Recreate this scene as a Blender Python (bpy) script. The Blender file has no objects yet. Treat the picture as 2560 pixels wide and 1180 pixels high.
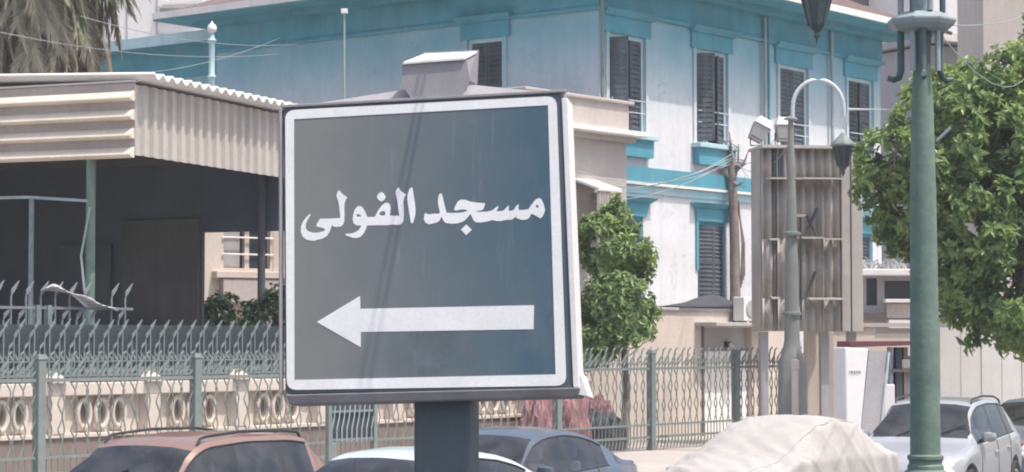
import bpy, math, random
from mathutils import Vector, Matrix, noise
R = math.radians
rnd = random.Random(11)
sc = bpy.context.scene
col = sc.collection

# ------------------------------------------------------------------ camera
F, CX, CY = 5500.0, 1280.0, 590.0          # focal length and centre in photo pixels
HC = 2.5                                   # eye height
PITCH = math.atan(255 / F)
cam_d = bpy.data.cameras.new('camera')
cam_d.sensor_width = 36; cam_d.sensor_fit = 'HORIZONTAL'
cam_d.lens = 36 * F / 2560
cam_d.clip_start = 0.1; cam_d.clip_end = 3000
cam = bpy.data.objects.new('camera', cam_d); col.objects.link(cam)
cam.location = (0, 0, HC); cam.rotation_euler = (math.pi / 2 + PITCH, 0, 0)
sc.camera = cam
sc.cycles.filter_width = 2.0
sc.cycles.max_bounces = 8
HAZE = 0.0009

# ------------------------------------------------------------------ sky, sun, exposure
SUN_AZ, SUN_EL = R(-31), R(66)             # from +X, towards +Y
SUN = Vector((math.cos(SUN_EL) * math.cos(SUN_AZ), math.cos(SUN_EL) * math.sin(SUN_AZ), math.sin(SUN_EL)))
w = bpy.data.worlds.new('World'); sc.world = w; w.use_nodes = True
nt = w.node_tree
sky_n = nt.nodes.new('ShaderNodeTexSky'); sky_n.sky_type = 'NISHITA'; sky_n.sun_disc = False
sky_n.sun_elevation = SUN_EL; sky_n.sun_rotation = math.atan2(SUN.x, SUN.y)
sky_n.ozone_density = 0.6; sky_n.dust_density = 4.0; sky_n.air_density = 1.0
bg = nt.nodes['Background']; bg.inputs['Strength'].default_value = 0.15
nt.links.new(sky_n.outputs[0], bg.inputs['Color'])
sl = bpy.data.lights.new('sun', 'SUN'); sl.energy = 2.75; sl.angle = R(0.55); sl.color = (1.0, 0.93, 0.83)
so = bpy.data.objects.new('sun', sl); col.objects.link(so)
so.rotation_euler = SUN.to_track_quat('Z', 'Y').to_euler(); so.location = (20, -10, 40)
sc.view_settings.view_transform = 'Standard'; sc.view_settings.look = 'None'
sc.view_settings.exposure = 0.62; sc.view_settings.gamma = 1.0

# ------------------------------------------------------------------ frames
def ray(px, py):
    c, s = math.cos(PITCH), math.sin(PITCH)
    a, b = px - CX, CY - py
    return Vector((a, F * c - b * s, F * s + b * c))
def at(px, py, Y):
    r = ray(px, py); return Vector((0, 0, HC)) + r * (Y / r.y)
UA = R(51.7)
U = Vector((math.cos(UA), math.sin(UA), 0)); VV = Vector((-math.sin(UA), math.cos(UA), 0))
def uv(u, v, z=0.0): return U * u + VV * v + Vector((0, 0, z))
def uv_of(p): return p.dot(U), p.dot(VV)
def on_v(px, v):
    """u where the sight line through column px crosses the street line v"""
    r = ray(px, 845); r.z = 0
    return (r * (v / r.dot(VV))).dot(U)

# ------------------------------------------------------------------ materials
MATS = {}
def mat(name, colr, rough=0.75, var=0.12, scale=2.0, metal=0.0, bump=0.0, bscale=60.0, streak=0.0,
        dirt=(0.16, 0.14, 0.12), coat=0.0, spec=0.5, fine=0.06, rand=0.0, trans=0.0, extra=None):
    if name in MATS: return MATS[name]
    m = bpy.data.materials.new(name); m.use_nodes = True
    n = m.node_tree; N, L = n.nodes, n.links
    b = N['Principled BSDF']
    tc = N.new('ShaderNodeTexCoord')
    def noise_n(sc_, det=4, vec=None, rgh=0.55):
        t = N.new('ShaderNodeTexNoise'); t.inputs['Scale'].default_value = sc_
        t.inputs['Detail'].default_value = det; t.inputs['Roughness'].default_value = rgh
        L.new(vec or tc.outputs['Object'], t.inputs['Vector']); return t
    def rng(src, a, b_, lo=0.25, hi=0.75):
        r = N.new('ShaderNodeMapRange'); r.inputs['From Min'].default_value = lo; r.inputs['From Max'].default_value = hi
        r.inputs['To Min'].default_value = a; r.inputs['To Max'].default_value = b_
        L.new(src, r.inputs['Value']); return r
    def mix(kind, a, b_, fac):
        x = N.new('ShaderNodeMix'); x.data_type = 'RGBA'; x.blend_type = kind
        for s, v in ((6, a), (7, b_)):
            if hasattr(v, 'type') or hasattr(v, 'is_linked'): L.new(v, x.inputs[s])
            else: x.inputs[s].default_value = (*v, 1)
        if isinstance(fac, (int, float)): x.inputs[0].default_value = fac
        else: L.new(fac, x.inputs[0])
        return x.outputs[2]
    def val_mul(c, src):
        k = N.new('ShaderNodeCombineColor')
        for i in range(3): L.new(src, k.inputs[i])
        return mix('MULTIPLY', c, k.outputs[0], 1.0)
    c = mix('MIX', colr, colr, 0.0)
    if var: c = val_mul(c, rng(noise_n(scale).outputs[0], 1 - var, 1 + var).outputs[0])
    if fine: c = val_mul(c, rng(noise_n(scale * 14, 3).outputs[0], 1 - fine, 1 + fine).outputs[0])
    if rand:
        oi = N.new('ShaderNodeObjectInfo')
        c = val_mul(c, rng(oi.outputs['Random'], 1 - rand, 1 + rand, 0, 1).outputs[0])
    if streak:
        mp = N.new('ShaderNodeMapping'); mp.inputs['Scale'].default_value = (3.2, 3.2, 0.22)
        L.new(tc.outputs['Object'], mp.inputs['Vector'])
        s1 = rng(noise_n(1.0, 6, mp.outputs[0], 0.65).outputs[0], 0, streak, 0.48, 0.8)
        c = mix('MIX', c, dirt, s1.outputs[0])
        s2 = rng(noise_n(0.55, 6).outputs[0], 0, streak * 0.7, 0.5, 0.8)
        c = mix('MIX', c, dirt, s2.outputs[0])
    if extra: c = extra(N, L, tc, c, mix, noise_n, rng)
    L.new(c, b.inputs['Base Color'])
    b.inputs['Roughness'].default_value = rough; b.inputs['Metallic'].default_value = metal
    b.inputs['Specular IOR Level'].default_value = spec
    if coat: b.inputs['Coat Weight'].default_value = coat; b.inputs['Coat Roughness'].default_value = 0.05
    if bump:
        bp = N.new('ShaderNodeBump'); bp.inputs['Strength'].default_value = bump; bp.inputs['Distance'].default_value = 0.02
        L.new(noise_n(bscale, 5).outputs[0], bp.inputs['Height']); L.new(bp.outputs[0], b.inputs['Normal'])
    if trans:
        tr = N.new('ShaderNodeBsdfTranslucent'); ms = N.new('ShaderNodeMixShader'); ms.inputs[0].default_value = trans
        L.new(c, tr.inputs['Color']); L.new(b.outputs[0], ms.inputs[1]); L.new(tr.outputs[0], ms.inputs[2])
        L.new(ms.outputs[0], N['Material Output'].inputs['Surface'])
    MATS[name] = m; return m

TEAL = (0.07, 0.285, 0.37)
def teal_blend(N, L, tc, c, mix, noise_n, rng):
    # plaster colour turns teal towards the painted frieze
    sp = N.new('ShaderNodeSeparateXYZ'); L.new(tc.outputs['Object'], sp.inputs[0])
    g = rng(sp.outputs['Z'], 0, .9, 7.9, 10.1)
    m = N.new('ShaderNodeMath'); m.operation = 'MULTIPLY'
    L.new(g.outputs[0], m.inputs[0]); L.new(rng(noise_n(0.7, 5).outputs[0], 0.7, 1.0, 0.3, 0.7).outputs[0], m.inputs[1])
    pt_ = rng(noise_n(1.3, 7, None, .68).outputs[0], 0, .55, .56, .62)
    c = mix('MIX', c, (.53, .535, .55), pt_.outputs[0])
    ck = N.new('ShaderNodeTexVoronoi'); ck.feature = 'DISTANCE_TO_EDGE'; ck.inputs['Scale'].default_value = .55; L.new(noise_n(1.1, 4).outputs['Color'], ck.inputs['Vector'])
    c = mix('MIX', c, (.3, .3, .31), rng(ck.outputs['Distance'], .55, 0, 0, .006).outputs[0])
    return mix('MIX', c, (0.10, 0.345, 0.44), m.outputs[0])
M = dict(
    plaster=mat('house_plaster', (0.66, 0.665, 0.69), .9, .1, .5, streak=.36, dirt=(.36, .36, .38), bump=.25, bscale=25, extra=teal_blend),
    teal=mat('teal_paint', TEAL, .75, .2, 1.2, streak=.4, dirt=(.22, .34, .38), bump=.2, bscale=30),
    teal_pale=mat('pale_teal_trim', (0.42, 0.60, 0.66), .75, .1, 1.5, streak=.25, dirt=(.3, .3, .3)),
    shutter=mat('grey_shutter', (0.075, 0.092, 0.11), .8, .35, 2.5, streak=.4, dirt=(.24, .27, .29), rand=.4),
    glassd=mat('dark_window_glass', (0.03, 0.045, 0.06), .15, .2, 1, fine=0),
    roof=mat('roof_tile', (0.17, 0.125, 0.125), .9, .2, 3, bump=.4, bscale=12, streak=.2),
    white_edge=mat('white_metal_edge', (0.78, 0.75, 0.72), .6, .08, 4, streak=.2),
    beige=mat('beige_plaster', (0.47, 0.42, 0.40), .92, .08, .8, streak=.3, dirt=(.26, .24, .23), bump=.3, bscale=20),
    cream=mat('cream_plaster', (0.60, 0.53, 0.47), .92, .08, .8, streak=.22, dirt=(.32, .27, .22), bump=.3, bscale=20),
    brown=mat('brown_base', (0.19, 0.15, 0.135), .9, .15, 1.2, streak=.35, dirt=(.36, .31, .27), bump=.3, bscale=20),
    greywall=mat('grey_render', (0.40, 0.39, 0.40), .92, .1, .8, streak=.35, dirt=(.2, .19, .19), bump=.3, bscale=20),
    concrete=mat('concrete', (0.44, 0.42, 0.40), .9, .12, 1.5, streak=.3, bump=.3, bscale=20),
    tin=mat('weathered_tin', (0.46, 0.425, 0.395), .6, .14, .9, metal=.0, streak=.4, dirt=(.27, .23, .2), spec=.4),
    tin_light=mat('pale_tin', (0.47, 0.44, 0.41), .55, .12, .9, streak=.3, dirt=(.34, .29, .25)),
    tin_tan=mat('tan_tin', (0.44, 0.41, 0.385), .6, .22, 1.3, streak=.6, dirt=(.27, .25, .24)),
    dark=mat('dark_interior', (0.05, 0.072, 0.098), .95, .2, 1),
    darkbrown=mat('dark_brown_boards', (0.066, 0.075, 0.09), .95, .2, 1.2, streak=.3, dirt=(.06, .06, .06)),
    fence=mat('green_grey_iron', (0.175, 0.21, 0.20), .55, .18, 5, streak=.2, dirt=(.3, .28, .25), spec=.5),
    fence_dark=mat('blue_grey_iron', (0.17, 0.205, 0.215), .5, .2, 5, spec=.6),
    polegreen=mat('green_lamp_paint', (0.135, 0.205, 0.17), .65, .22, 6, streak=.6, dirt=(.26, .27, .235), bump=.2, bscale=22, fine=.14, spec=.4),
    poledark=mat('dark_lamp_paint', (0.07, 0.115, 0.12), .5, .15, 3, streak=.2, dirt=(.2, .22, .22)),
    lampgrey=mat('grey_lamp_metal', (0.30, 0.36, 0.38), .45, .12, 4, streak=.25),
    postgrey=mat('faded_lamp_paint', (0.225, 0.235, 0.222), .7, .15, 3, streak=.4, dirt=(.30, .28, .25)),
    silverpipe=mat('silver_pipe', (0.55, 0.60, 0.64), .35, .1, 4),
    signpost=mat('sign_post_paint', (0.075, 0.10, 0.12), .6, .15, 3, streak=.25, dirt=(.16, .18, .19)),
    signframe=mat('sign_frame_grey', (0.30, 0.29, 0.31), .6, .16, 5, streak=.5, dirt=(.15, .14, .15)),
    signwhite=mat('sign_white', (0.86, 0.86, 0.87), .5, .06, 5, streak=.22, dirt=(.5, .49, .48)),
    white=mat('white_paint', (0.78, 0.76, 0.75), .6, .05, 3, streak=.12, dirt=(.4, .38, .35)),
    asphalt=mat('asphalt', (0.10, 0.097, 0.095), .95, .2, .5, fine=.25, bump=.4, bscale=90),
    pave=mat('dusty_pavement', (0.42, 0.385, 0.36), .95, .12, .7, fine=.12, bump=.3, bscale=40),
    kerb=mat('kerb_stone', (0.45, 0.43, 0.41), .9, .15, 2),
    earth=mat('dusty_ground', (0.33, 0.28, 0.23), .95, .2, .3, fine=.2),
    bark=mat('grey_bark', (0.23, 0.19, 0.175), .95, .3, 5, bump=.6, bscale=30),
    rubber=mat('rubber', (0.03, 0.03, 0.032), .8, .2, 6),
    cable=mat('cable_black', (0.10, 0.10, 0.105), .7, 0, 1, fine=0),
    alloy=mat('alloy_wheel', (0.5, 0.5, 0.52), .35, .1, 6, metal=.6),
    lightglass=mat('lamp_glass', (0.62, 0.64, 0.66), .1, .1, 8, coat=1),
    redglass=mat('red_lamp_glass', (0.35, 0.03, 0.03), .15, .1, 8, coat=1),
    black=mat('black_plastic', (0.035, 0.037, 0.04), .55, .2, 5),
    maroon=mat('maroon_paint', (0.16, 0.05, 0.065), .6, .2, 3, streak=.2),
    pinkcloth=mat('rose_cloth', (0.36, 0.165, 0.19), .95, .25, 3.5, bump=.4, bscale=20),
    darktarp=mat('dark_tarp', (0.055, 0.058, 0.075), .85, .2, 3),
    rag=mat('pale_rag', (0.36, 0.37, 0.38), .95, .15, 6),
    cover=mat('car_cover_fabric', (0.415, 0.395, 0.378), .95, .07, 1.2, streak=.18, dirt=(.36, .32, .29), bump=.12, bscale=30),
)

def car_glass():
    m = bpy.data.materials.new('car_glass'); m.use_nodes = True; n = m.node_tree; N, L = n.nodes, n.links
    N.remove(N['Principled BSDF'])
    tr = N.new('ShaderNodeBsdfTransparent'); tr.inputs[0].default_value = (.58, .63, .63, 1)
    gl = N.new('ShaderNodeBsdfGlossy'); gl.inputs['Roughness'].default_value = .04; gl.inputs['Color'].default_value = (.9, .95, 1, 1)
    df = N.new('ShaderNodeBsdfDiffuse'); df.inputs['Color'].default_value = (.32, .31, .30, 1)
    fr = N.new('ShaderNodeFresnel'); fr.inputs['IOR'].default_value = 1.6
    m1 = N.new('ShaderNodeMixShader'); m2 = N.new('ShaderNodeMixShader')
    tc = N.new('ShaderNodeTexCoord'); nz = N.new('ShaderNodeTexNoise'); nz.inputs['Scale'].default_value = 3; nz.inputs['Detail'].default_value = 6; L.new(tc.outputs['Object'], nz.inputs['Vector'])
    mr = N.new('ShaderNodeMapRange'); mr.inputs['From Min'].default_value = .35; mr.inputs['From Max'].default_value = .75; mr.inputs['To Min'].default_value = .06; mr.inputs['To Max'].default_value = .24; L.new(nz.outputs[0], mr.inputs['Value'])
    L.new(mr.outputs[0], m1.inputs[0]); L.new(tr.outputs[0], m1.inputs[1]); L.new(df.outputs[0], m1.inputs[2])      # dust film
    L.new(fr.outputs[0], m2.inputs[0]); L.new(m1.outputs[0], m2.inputs[1]); L.new(gl.outputs[0], m2.inputs[2])
    L.new(m2.outputs[0], N['Material Output'].inputs['Surface']); return m
M['carglass'] = car_glass()
# ------------------------------------------------------------------ mesh helpers
class MB:
    def __init__(s, T=None): s.v = []; s.f = []; s.T = T
    def add(s, vs, fs):
        k = len(s.v)
        for p in vs:
            p = Vector(p); s.v.append(tuple(s.T(p) if s.T else p))
        s.f += [tuple(i + k for i in f) for f in fs]
        return s
    def hexa(s, p): return s.add(p, [(0, 3, 2, 1), (4, 5, 6, 7), (0, 1, 5, 4), (1, 2, 6, 5), (2, 3, 7, 6), (3, 0, 4, 7)])
    def box(s, x0, x1, y0, y1, z0, z1):
        return s.hexa([(x0, y0, z0), (x1, y0, z0), (x1, y1, z0), (x0, y1, z0), (x0, y0, z1), (x1, y0, z1), (x1, y1, z1), (x0, y1, z1)])
    def taper(s, x0, x1, y0, y1, z0, z1, dx, dy):
        """box whose top is inset by dx, dy"""
        return s.hexa([(x0, y0, z0), (x1, y0, z0), (x1, y1, z0), (x0, y1, z0), (x0 + dx, y0 + dy, z1), (x1 - dx, y0 + dy, z1), (x1 - dx, y1 - dy, z1), (x0 + dx, y1 - dy, z1)])
    def tube(s, pts, r, n=8, sq=None):
        pts = [Vector(p) for p in pts]; vs = []; fs = []
        rr = r if isinstance(r, (list, tuple)) else [r] * len(pts)
        ref = None
        for i, p in enumerate(pts):
            d = (pts[min(i + 1, len(pts) - 1)] - pts[max(i - 1, 0)]).normalized()
            if ref is None:
                ref = Vector((0, 0, 1)) if abs(d.z) < .9 else Vector((1, 0, 0))
            a = d.cross(ref).normalized(); b = d.cross(a).normalized(); ref = -b if False else ref
            for k in range(n):
                t = 2 * math.pi * (k + .5) / n
                vs.append(p + (a * math.cos(t) * (sq or 1) + b * math.sin(t)) * rr[i])
        for i in range(len(pts) - 1):
            for k in range(n):
                k2 = (k + 1) % n
                fs.append((i * n + k, i * n + k2, (i + 1) * n + k2, (i + 1) * n + k))
        fs.append(tuple(range(n))[::-1]); fs.append(tuple((len(pts) - 1) * n + k for k in range(n)))
        return s.add(vs, fs)
    def lathe(s, prof, n=16, c=(0, 0, 0), ph=0.0):
        vs = []; fs = []
        for r, z in prof:
            for k in range(n):
                t = 2 * math.pi * k / n + ph
                vs.append((c[0] + r * math.cos(t), c[1] + r * math.sin(t), c[2] + z))
        m = len(prof)
        for i in range(m - 1):
            for k in range(n):
                k2 = (k + 1) % n
                fs.append((i * n + k, i * n + k2, (i + 1) * n + k2, (i + 1) * n + k))
        fs.append(tuple(range(n))[::-1]); fs.append(tuple((m - 1) * n + k for k in range(n)))
        return s.add(vs, fs)
    def prism(s, poly, y0, y1):
        """polygon in x,z extruded along y"""
        n = len(poly)
        vs = [(x, y0, z) for x, z in poly] + [(x, y1, z) for x, z in poly]
        fs = [tuple(range(n)), tuple(range(n, 2 * n))[::-1]] + [(i, (i + 1) % n, n + (i + 1) % n, n + i) for i in range(n)]
        return s.add(vs, fs)
    def sheet(s, fn, nu, nv):
        vs = [fn(i / nu, j / nv) for i in range(nu + 1) for j in range(nv + 1)]
        fs = [(i * (nv + 1) + j, (i + 1) * (nv + 1) + j, (i + 1) * (nv + 1) + j + 1, i * (nv + 1) + j + 1) for i in range(nu) for j in range(nv)]
        return s.add(vs, fs)
    def build(s, name, m, parent=None, smooth=0, bevel=0.0, solid=0.0):
        me = bpy.data.meshes.new(name); me.from_pydata(s.v, [], s.f); me.update()
        o = link(name, me, m, parent)
        if smooth:
            for p in me.polygons: p.use_smooth = True
            me.set_sharp_from_angle(angle=R(smooth))
        if solid:
            k = o.modifiers.new('solid', 'SOLIDIFY'); k.thickness = solid; k.offset = 0
        if bevel:
            k = o.modifiers.new('bevel', 'BEVEL'); k.width = bevel; k.segments = 2; k.limit_method = 'ANGLE'
        return o
def link(name, me, m, parent=None):
    o = bpy.data.objects.new(name, me); col.objects.link(o)
    if m is not None and not me.materials: me.materials.append(M[m] if isinstance(m, str) else m)
    if parent: o.parent = parent
    return o
def tag(o, label, cat, group=None):
    o['label'] = label; o['category'] = cat
    if group: o['group'] = group
    return o
def thing(name, label, cat, loc=(0, 0, 0), rz=0.0, group=None):
    o = bpy.data.objects.new(name, None); col.objects.link(o); o.empty_display_size = .3
    o.location = loc; o.rotation_euler = (0, 0, rz); return tag(o, label, cat, group)
def struct(o): o['kind'] = 'structure'; return o
def stuff(o): o['kind'] = 'stuff'; return o
def inst(o, parent, loc=(0, 0, 0), rz=0.0, rot=None, s=None):
    c = o.copy(); col.objects.link(c); c.parent = parent; c.location = loc
    c.rotation_euler = rot if rot else (0, 0, rz)
    if s: c.scale = s if isinstance(s, tuple) else (s, s, s)
    return c

# ================================================================== the setting
def street_box(name, m, u0, u1, v0, v1, z0, z1, bevel=0):
    return struct(MB(lambda p: uv(p.x, p.y, p.z)).box(u0, u1, v0, v1, z0, z1).build(name, m, None, bevel=bevel))
struct(MB().add([(-1500, -500, -.02), (1500, -500, -.02), (1500, 2500, -.02), (-1500, 2500, -.02)], [(0, 1, 2, 3)]).build('ground', 'earth'))
g = MB(lambda p: uv(p.x, p.y, p.z)); g.add([(-80, -12, 0), (160, -12, 0), (160, 17, 0), (-80, 17, 0)], [(0, 1, 2, 3)])
struct(g.build('road', 'asphalt'))
street_box('pavement', 'pave', -80, 160, 17.18, 70, -.1, .15)
for i in range(26): 
    k = street_box('kerb', 'kerb', 4 + i * 2.0, 5.985 + i * 2.0, 17.0, 17.178, -.1, .165, .015)

# ------------------------------------------------------------------ teal and white house
HU, HV = 42.9, 31.2
house = thing('villa', 'large white plastered villa with teal painted frieze and window trim', 'house', uv(HU, HV), UA)
HW, HD, ZE = 13.95, 13.2, 11.42
def front(p): return Vector((p.x, -p.y, p.z))          # along the facade, outwards, up
def left(p): return Vector((-p.y, p.x, p.z))
def facade(T, W, z0, z1, opens, m='plaster', th=.35, parent=house, start=0.0):
    xs = sorted({start, W, *[o[0] for o in opens], *[o[1] for o in opens]})
    zs = sorted({z0, z1, *[o[2] for o in opens], *[o[3] for o in opens]})
    b = MB(T)
    for i in range(len(xs) - 1):
        # merge vertical runs
        run = None
        for j in range(len(zs) - 1):
            cx, cz = (xs[i] + xs[i + 1]) / 2, (zs[j] + zs[j + 1]) / 2
            hole = any(o[0] < cx < o[1] and o[2] < cz < o[3] for o in opens)
            if hole:
                if run is not None: b.box(xs[i], xs[i + 1], -th, 0, run, zs[j]); run = None
            elif run is None: run = zs[j]
        if run is not None: b.box(xs[i], xs[i + 1], -th, 0, run, z1)
    return b.build('wall', m, parent)
def shutter_leaf(T, x0, x1, z0, z1, d, parent, n=16, ang=0.0, m='shutter'):
    """louvred leaf; hinged at x0, swung out by ang"""
    ca, sa = math.cos(ang), math.sin(ang)
    def TT(p):
        dx = p.x - x0
        return T(Vector((x0 + dx * ca - (p.y - d) * sa * 0, p.y + abs(dx) * sa, p.z)))
    b = MB(TT); w_ = .07 * (1 if x1 > x0 else -1)
    b.box(x0, x0 + w_, d - .02, d + .02, z0, z1); b.box(x1 - w_, x1, d - .02, d + .02, z0, z1)
    for z in (z0, (z0 + z1) / 2, z1 - .09): b.box(x0 + w_, x1 - w_, d - .018, d + .018, z, z + .09)
    for half in (0, 1):
        a, e = (z0 + .09, (z0 + z1) / 2) if not half else ((z0 + z1) / 2 + .09, z1 - .09)
        k = n // 2
        for i in range(k):
            z = a + (e - a) * i / k; h = (e - a) / k
            b.hexa([(x0 + w_, d - .015, z + h * .9), (x1 - w_, d - .015, z + h * .9), (x1 - w_, d + .015, z), (x0 + w_, d + .015, z),
                    (x0 + w_, d - .01, z + h * .98), (x1 - w_, d - .01, z + h * .98), (x1 - w_, d + .02, z + h * .08), (x0 + w_, d + .02, z + h * .08)])
    return b.build('shutter', m, parent)
def window(T, xc, z0, z1, W, ajar=(0.0, 0.0), style='upper', gap=0.0):
    x0, x1 = xc - W / 2, xc + W / 2
    f = MB(T)
    f.box(x0, x0 + .08, -.22, -.04, z0, z1); f.box(x1 - .08, x1, -.22, -.04, z0, z1)
    f.box(x0 + .08, x1 - .08, -.22, -.04, z1 - .1, z1); f.box(x0 + .08, x1 - .08, -.22, -.04, z0, z0 + .06)
    f.box(xc - .035, xc + .035, -.21, -.13, z0 + .06, z1 - .1)
    fr = f.build('window', 'teal_pale' if style == 'upper' else 'teal', house)
    MB(T).box(x0 + .08, x1 - .08, -.2, -.19, z0 + .06, z1 - .1).build('pane', 'glassd', fr)
    if gap > .1:
        MB(T).box(xc - gap, xc - gap * .35, -.185, -.165, z0 + .1, z0 + 1.15).build('curtain', 'white', fr)
    shutter_leaf(T, x0 + .085, xc - .01 - gap, z0 + .07, z1 - .11, -.08, fr, ang=ajar[0])
    shutter_leaf(T, x1 - .085, xc + .01 + gap, z0 + .07, z1 - .11, -.08, fr, ang=ajar[1])
    if style == 'upper':
        h = MB(T).box(x0 - .22, x1 + .22, 0, .06, z1, z1 + .42); MB(T).box(x0 - .12, x0 - .002, .002, .05, z0, z1 - .002).build('jamb_trim', 'plaster', fr); MB(T).box(x1 + .002, x1 + .12, .002, .05, z0, z1 - .002).build('jamb_trim', 'plaster', fr)
        h.hexa([(x0 - .25, 0, z1 + .42), (x1 + .25, 0, z1 + .42), (x1 + .25, .12, z1 + .42), (x0 - .25, .12, z1 + .42), (x0 - .34, 0, z1 + .56), (x1 + .34, 0, z1 + .56), (x1 + .34, .26, z1 + .56), (x0 - .34, .26, z1 + .56)])
        h.build('surround', 'teal', fr)
        s = MB(T).box(x0 - .2, x1 + .2, 0, .3, z0 - .12, z0); s.build('sill', 'teal_pale', fr, bevel=.015)
        MB(T).taper(x0 - .12, x1 + .12, 0, .2, z0 - .55, z0 - .12, 0, 0).build('apron', 'teal', fr)
        for k, z in enumerate((z0 + .55, z0 + .85)):
            MB(T).tube([(x0 + .06, .06, z), (x1 - .06, .06, z)], .014, 6).build('guard_bar', 'silverpipe', fr)
    else:
        h = MB(T)
        h.hexa([(x0 - .08, 0, z1), (x1 + .08, 0, z1), (x1 + .08, .06, z1), (x0 - .08, .06, z1), (x0 - .16, 0, z1 + .34), (x1 + .16, 0, z1 + .34), (x1 + .16, .1, z1 + .34), (x0 - .16, .1, z1 + .34)])
        h.hexa([(x0 - .2, 0, z1 + .34), (x1 + .2, 0, z1 + .34), (x1 + .2, .14, z1 + .34), (x0 - .2, .14, z1 + .34), (x0 - .34, 0, z1 + .46), (x1 + .34, 0, z1 + .46), (x1 + .34, .24, z1 + .46), (x0 - .34, .24, z1 + .46)])
        h.box(x0 - .1, x0, .002, .05, z0 + .9, z1)
        h.build('surround', 'teal', fr)
        MB(T).box(x0 - .15, x1 + .15, 0, .22, z0 - .1, z0).build('sill', 'concrete', fr, bevel=.015)
    return fr
ups = [(1.15, 1.55), (4.95, 1.5), (9.05, 1.5), (12.75, 1.45)]
los = [(1.15, 1.4), (4.95, 1.35), (9.05, 1.35), (12.75, 1.35)]
UZ0, UZ1, LZ0, LZ1 = 7.5, 9.95, 3.35, 5.5
facade(front, HW, 0, ZE - .25, [(c - w_ / 2, c + w_ / 2, UZ0, UZ1) for c, w_ in ups] + [(c - w_ / 2, c + w_ / 2, LZ0, LZ1) for c, w_ in los])
facade(left, HD, 0, ZE - .25, [(2.95, 4.1, 7.55, 10.05), (7.6, 8.75, 3.3, 5.3)], start=.352)
for i, (c, w_) in enumerate(ups): window(front, c, UZ0, UZ1, w_, ((1.25, .1), (.85, .3), (.12, .0), (.0, .05))[i], 'upper', (.16, .14, .06, .04)[i])
for i, (c, w_) in enumerate(los): window(front, c, LZ0, LZ1, w_, ((0, 0), (.35, .15), (0, 0), (0, 0))[i], 'lower', .02)
window(left, 3.525, 7.55, 10.05, 1.15, (0, 0), 'upper', 0)
window(left, 8.175, 3.3, 5.3, 1.15, (0, 0), 'lower', 0)
b = MB()
for k in (0, 1): b.box(.4 if not k else HW - .4, .75 if not k else HW - .05, .4, HD, 0, ZE - .26)
b.box(.36, HW, HD - .3, HD, 0, ZE - .26).build('back_wall', 'plaster', house)
# frieze, mouldings and eaves run round both street faces
def band(name, z0, z1, out, m, both=True, bev=0.0):
    b = MB(); b.box(-out, HW + out, -out, 0, z0, z1)
    b.box(-out, 0, 0, HD + (out if both else 0), z0, z1)
    return b.build(name, m, house, bevel=bev)
band('frieze', 10.55, ZE - .26, .05, 'teal')
band('moulding', 10.45, 10.55, .1, 'teal', bev=.02)
band('cornice', ZE - .26, ZE - .1, .45, 'teal')
b = MB(); b.box(-1.25, HW + 1.25, -1.25, HD + 1.25, ZE - .1, ZE + .06); b.build('eaves', 'teal', house)
MB().box(-1.28, HW + 1.28, -1.3, -1.252, ZE - .06, ZE + .12).box(-1.3, -1.252, -1.25, HD + 1.25, ZE - .06, ZE + .12).build('gutter', 'white_edge', house)
b = MB(); e = 1.23
b.hexa([(-e, -e, ZE + .062), (HW + e, -e, ZE + .062), (HW + e, HD + e, ZE + .062), (-e, HD + e, ZE + .062),
        (5.6, 5.6, ZE + 2.9), (HW - 5.6, 5.6, ZE + 2.9), (HW - 5.6, HD - 5.6, ZE + 2.9), (5.6, HD - 5.6, ZE + 2.9)])
rf = b.build('roof', 'roof', house)
for i in range(42):                                   # tile courses on the street slope, drawn as real ridges
    x = -.7 + i * .41
    t = min(1, max(0, 1.0)); xt = max(5.6, min(HW - 5.6, x))
    run = 1.0 if 5.6 < x < HW - 5.6 else max(.08, (x + e) / (5.6 + e) if x <= 5.6 else (HW + e - x) / (5.6 + e))
    MB().tube([(x, -e + .02, ZE + .1), (x, -e + (5.6 + e) * run, ZE + .1 + 2.84 * run)], .055, 6).build('tile_rib', 'roof', rf)
def belt(T, a, e_):
    MB(T).box(a, e_, .002, .12, 6.36, 6.72).build('belt_course', 'teal', house)
    MB(T).box(a, e_, .002, .17, 6.28, 6.345).build('belt_moulding', 'white', house)
    MB(T).box(a, e_, .002, .06, 6.08, 6.27).build('belt_shadow_band', 'teal_pale', house)  # pale teal band under the white moulding
belt(front, -.1, HW); belt(left, .001, HD)
for x, k in ((.0, 0), (7.35, 1), (10.9, 1)):
    MB(front).tube([(x + (.06 if k else -.02), .12, 3.4 if k else 3), (x + (.06 if k else -.02), .12, ZE - .3)], .05, 8).build('downpipe', 'fence_dark' if not k else 'lampgrey', house)
MB(front).tube([(7.62, .1, 6.8), (7.62, .1, ZE - .3)], .04, 8).build('downpipe', 'teal', house)
# lower wing on the far left of the house
wing = thing('house_wing', 'teal and grey shaded wing with flat eaves beyond the globe lamp', 'building', uv(HU + .8, HV + HD + .001), UA)
b = MB(left); b.box(0, 6.9, -.35, 0, 0, 10.9); b.build('wall', 'plaster', wing)
MB(left).box(.002, 6.9, .002, .05, 10.0, 10.9).build('frieze', 'teal', wing)
MB(left).box(0, 7.6, -6, .75, 10.9, 11.12).build('eaves', 'teal', wing)
MB(left).box(0, 7.6, .752, .8, 10.86, 11.16).build('gutter', 'teal_pale', wing)
wf = MB(left).box(2.2, 3.6, .002, .06, 7.2, 9.4).build('window', 'shutter', wing)
MB(left).box(2.3, 2.86, .062, .07, 7.3, 9.3).box(2.94, 3.5, .062, .07, 7.3, 9.3).build('pane', 'glassd', wf)

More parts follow.
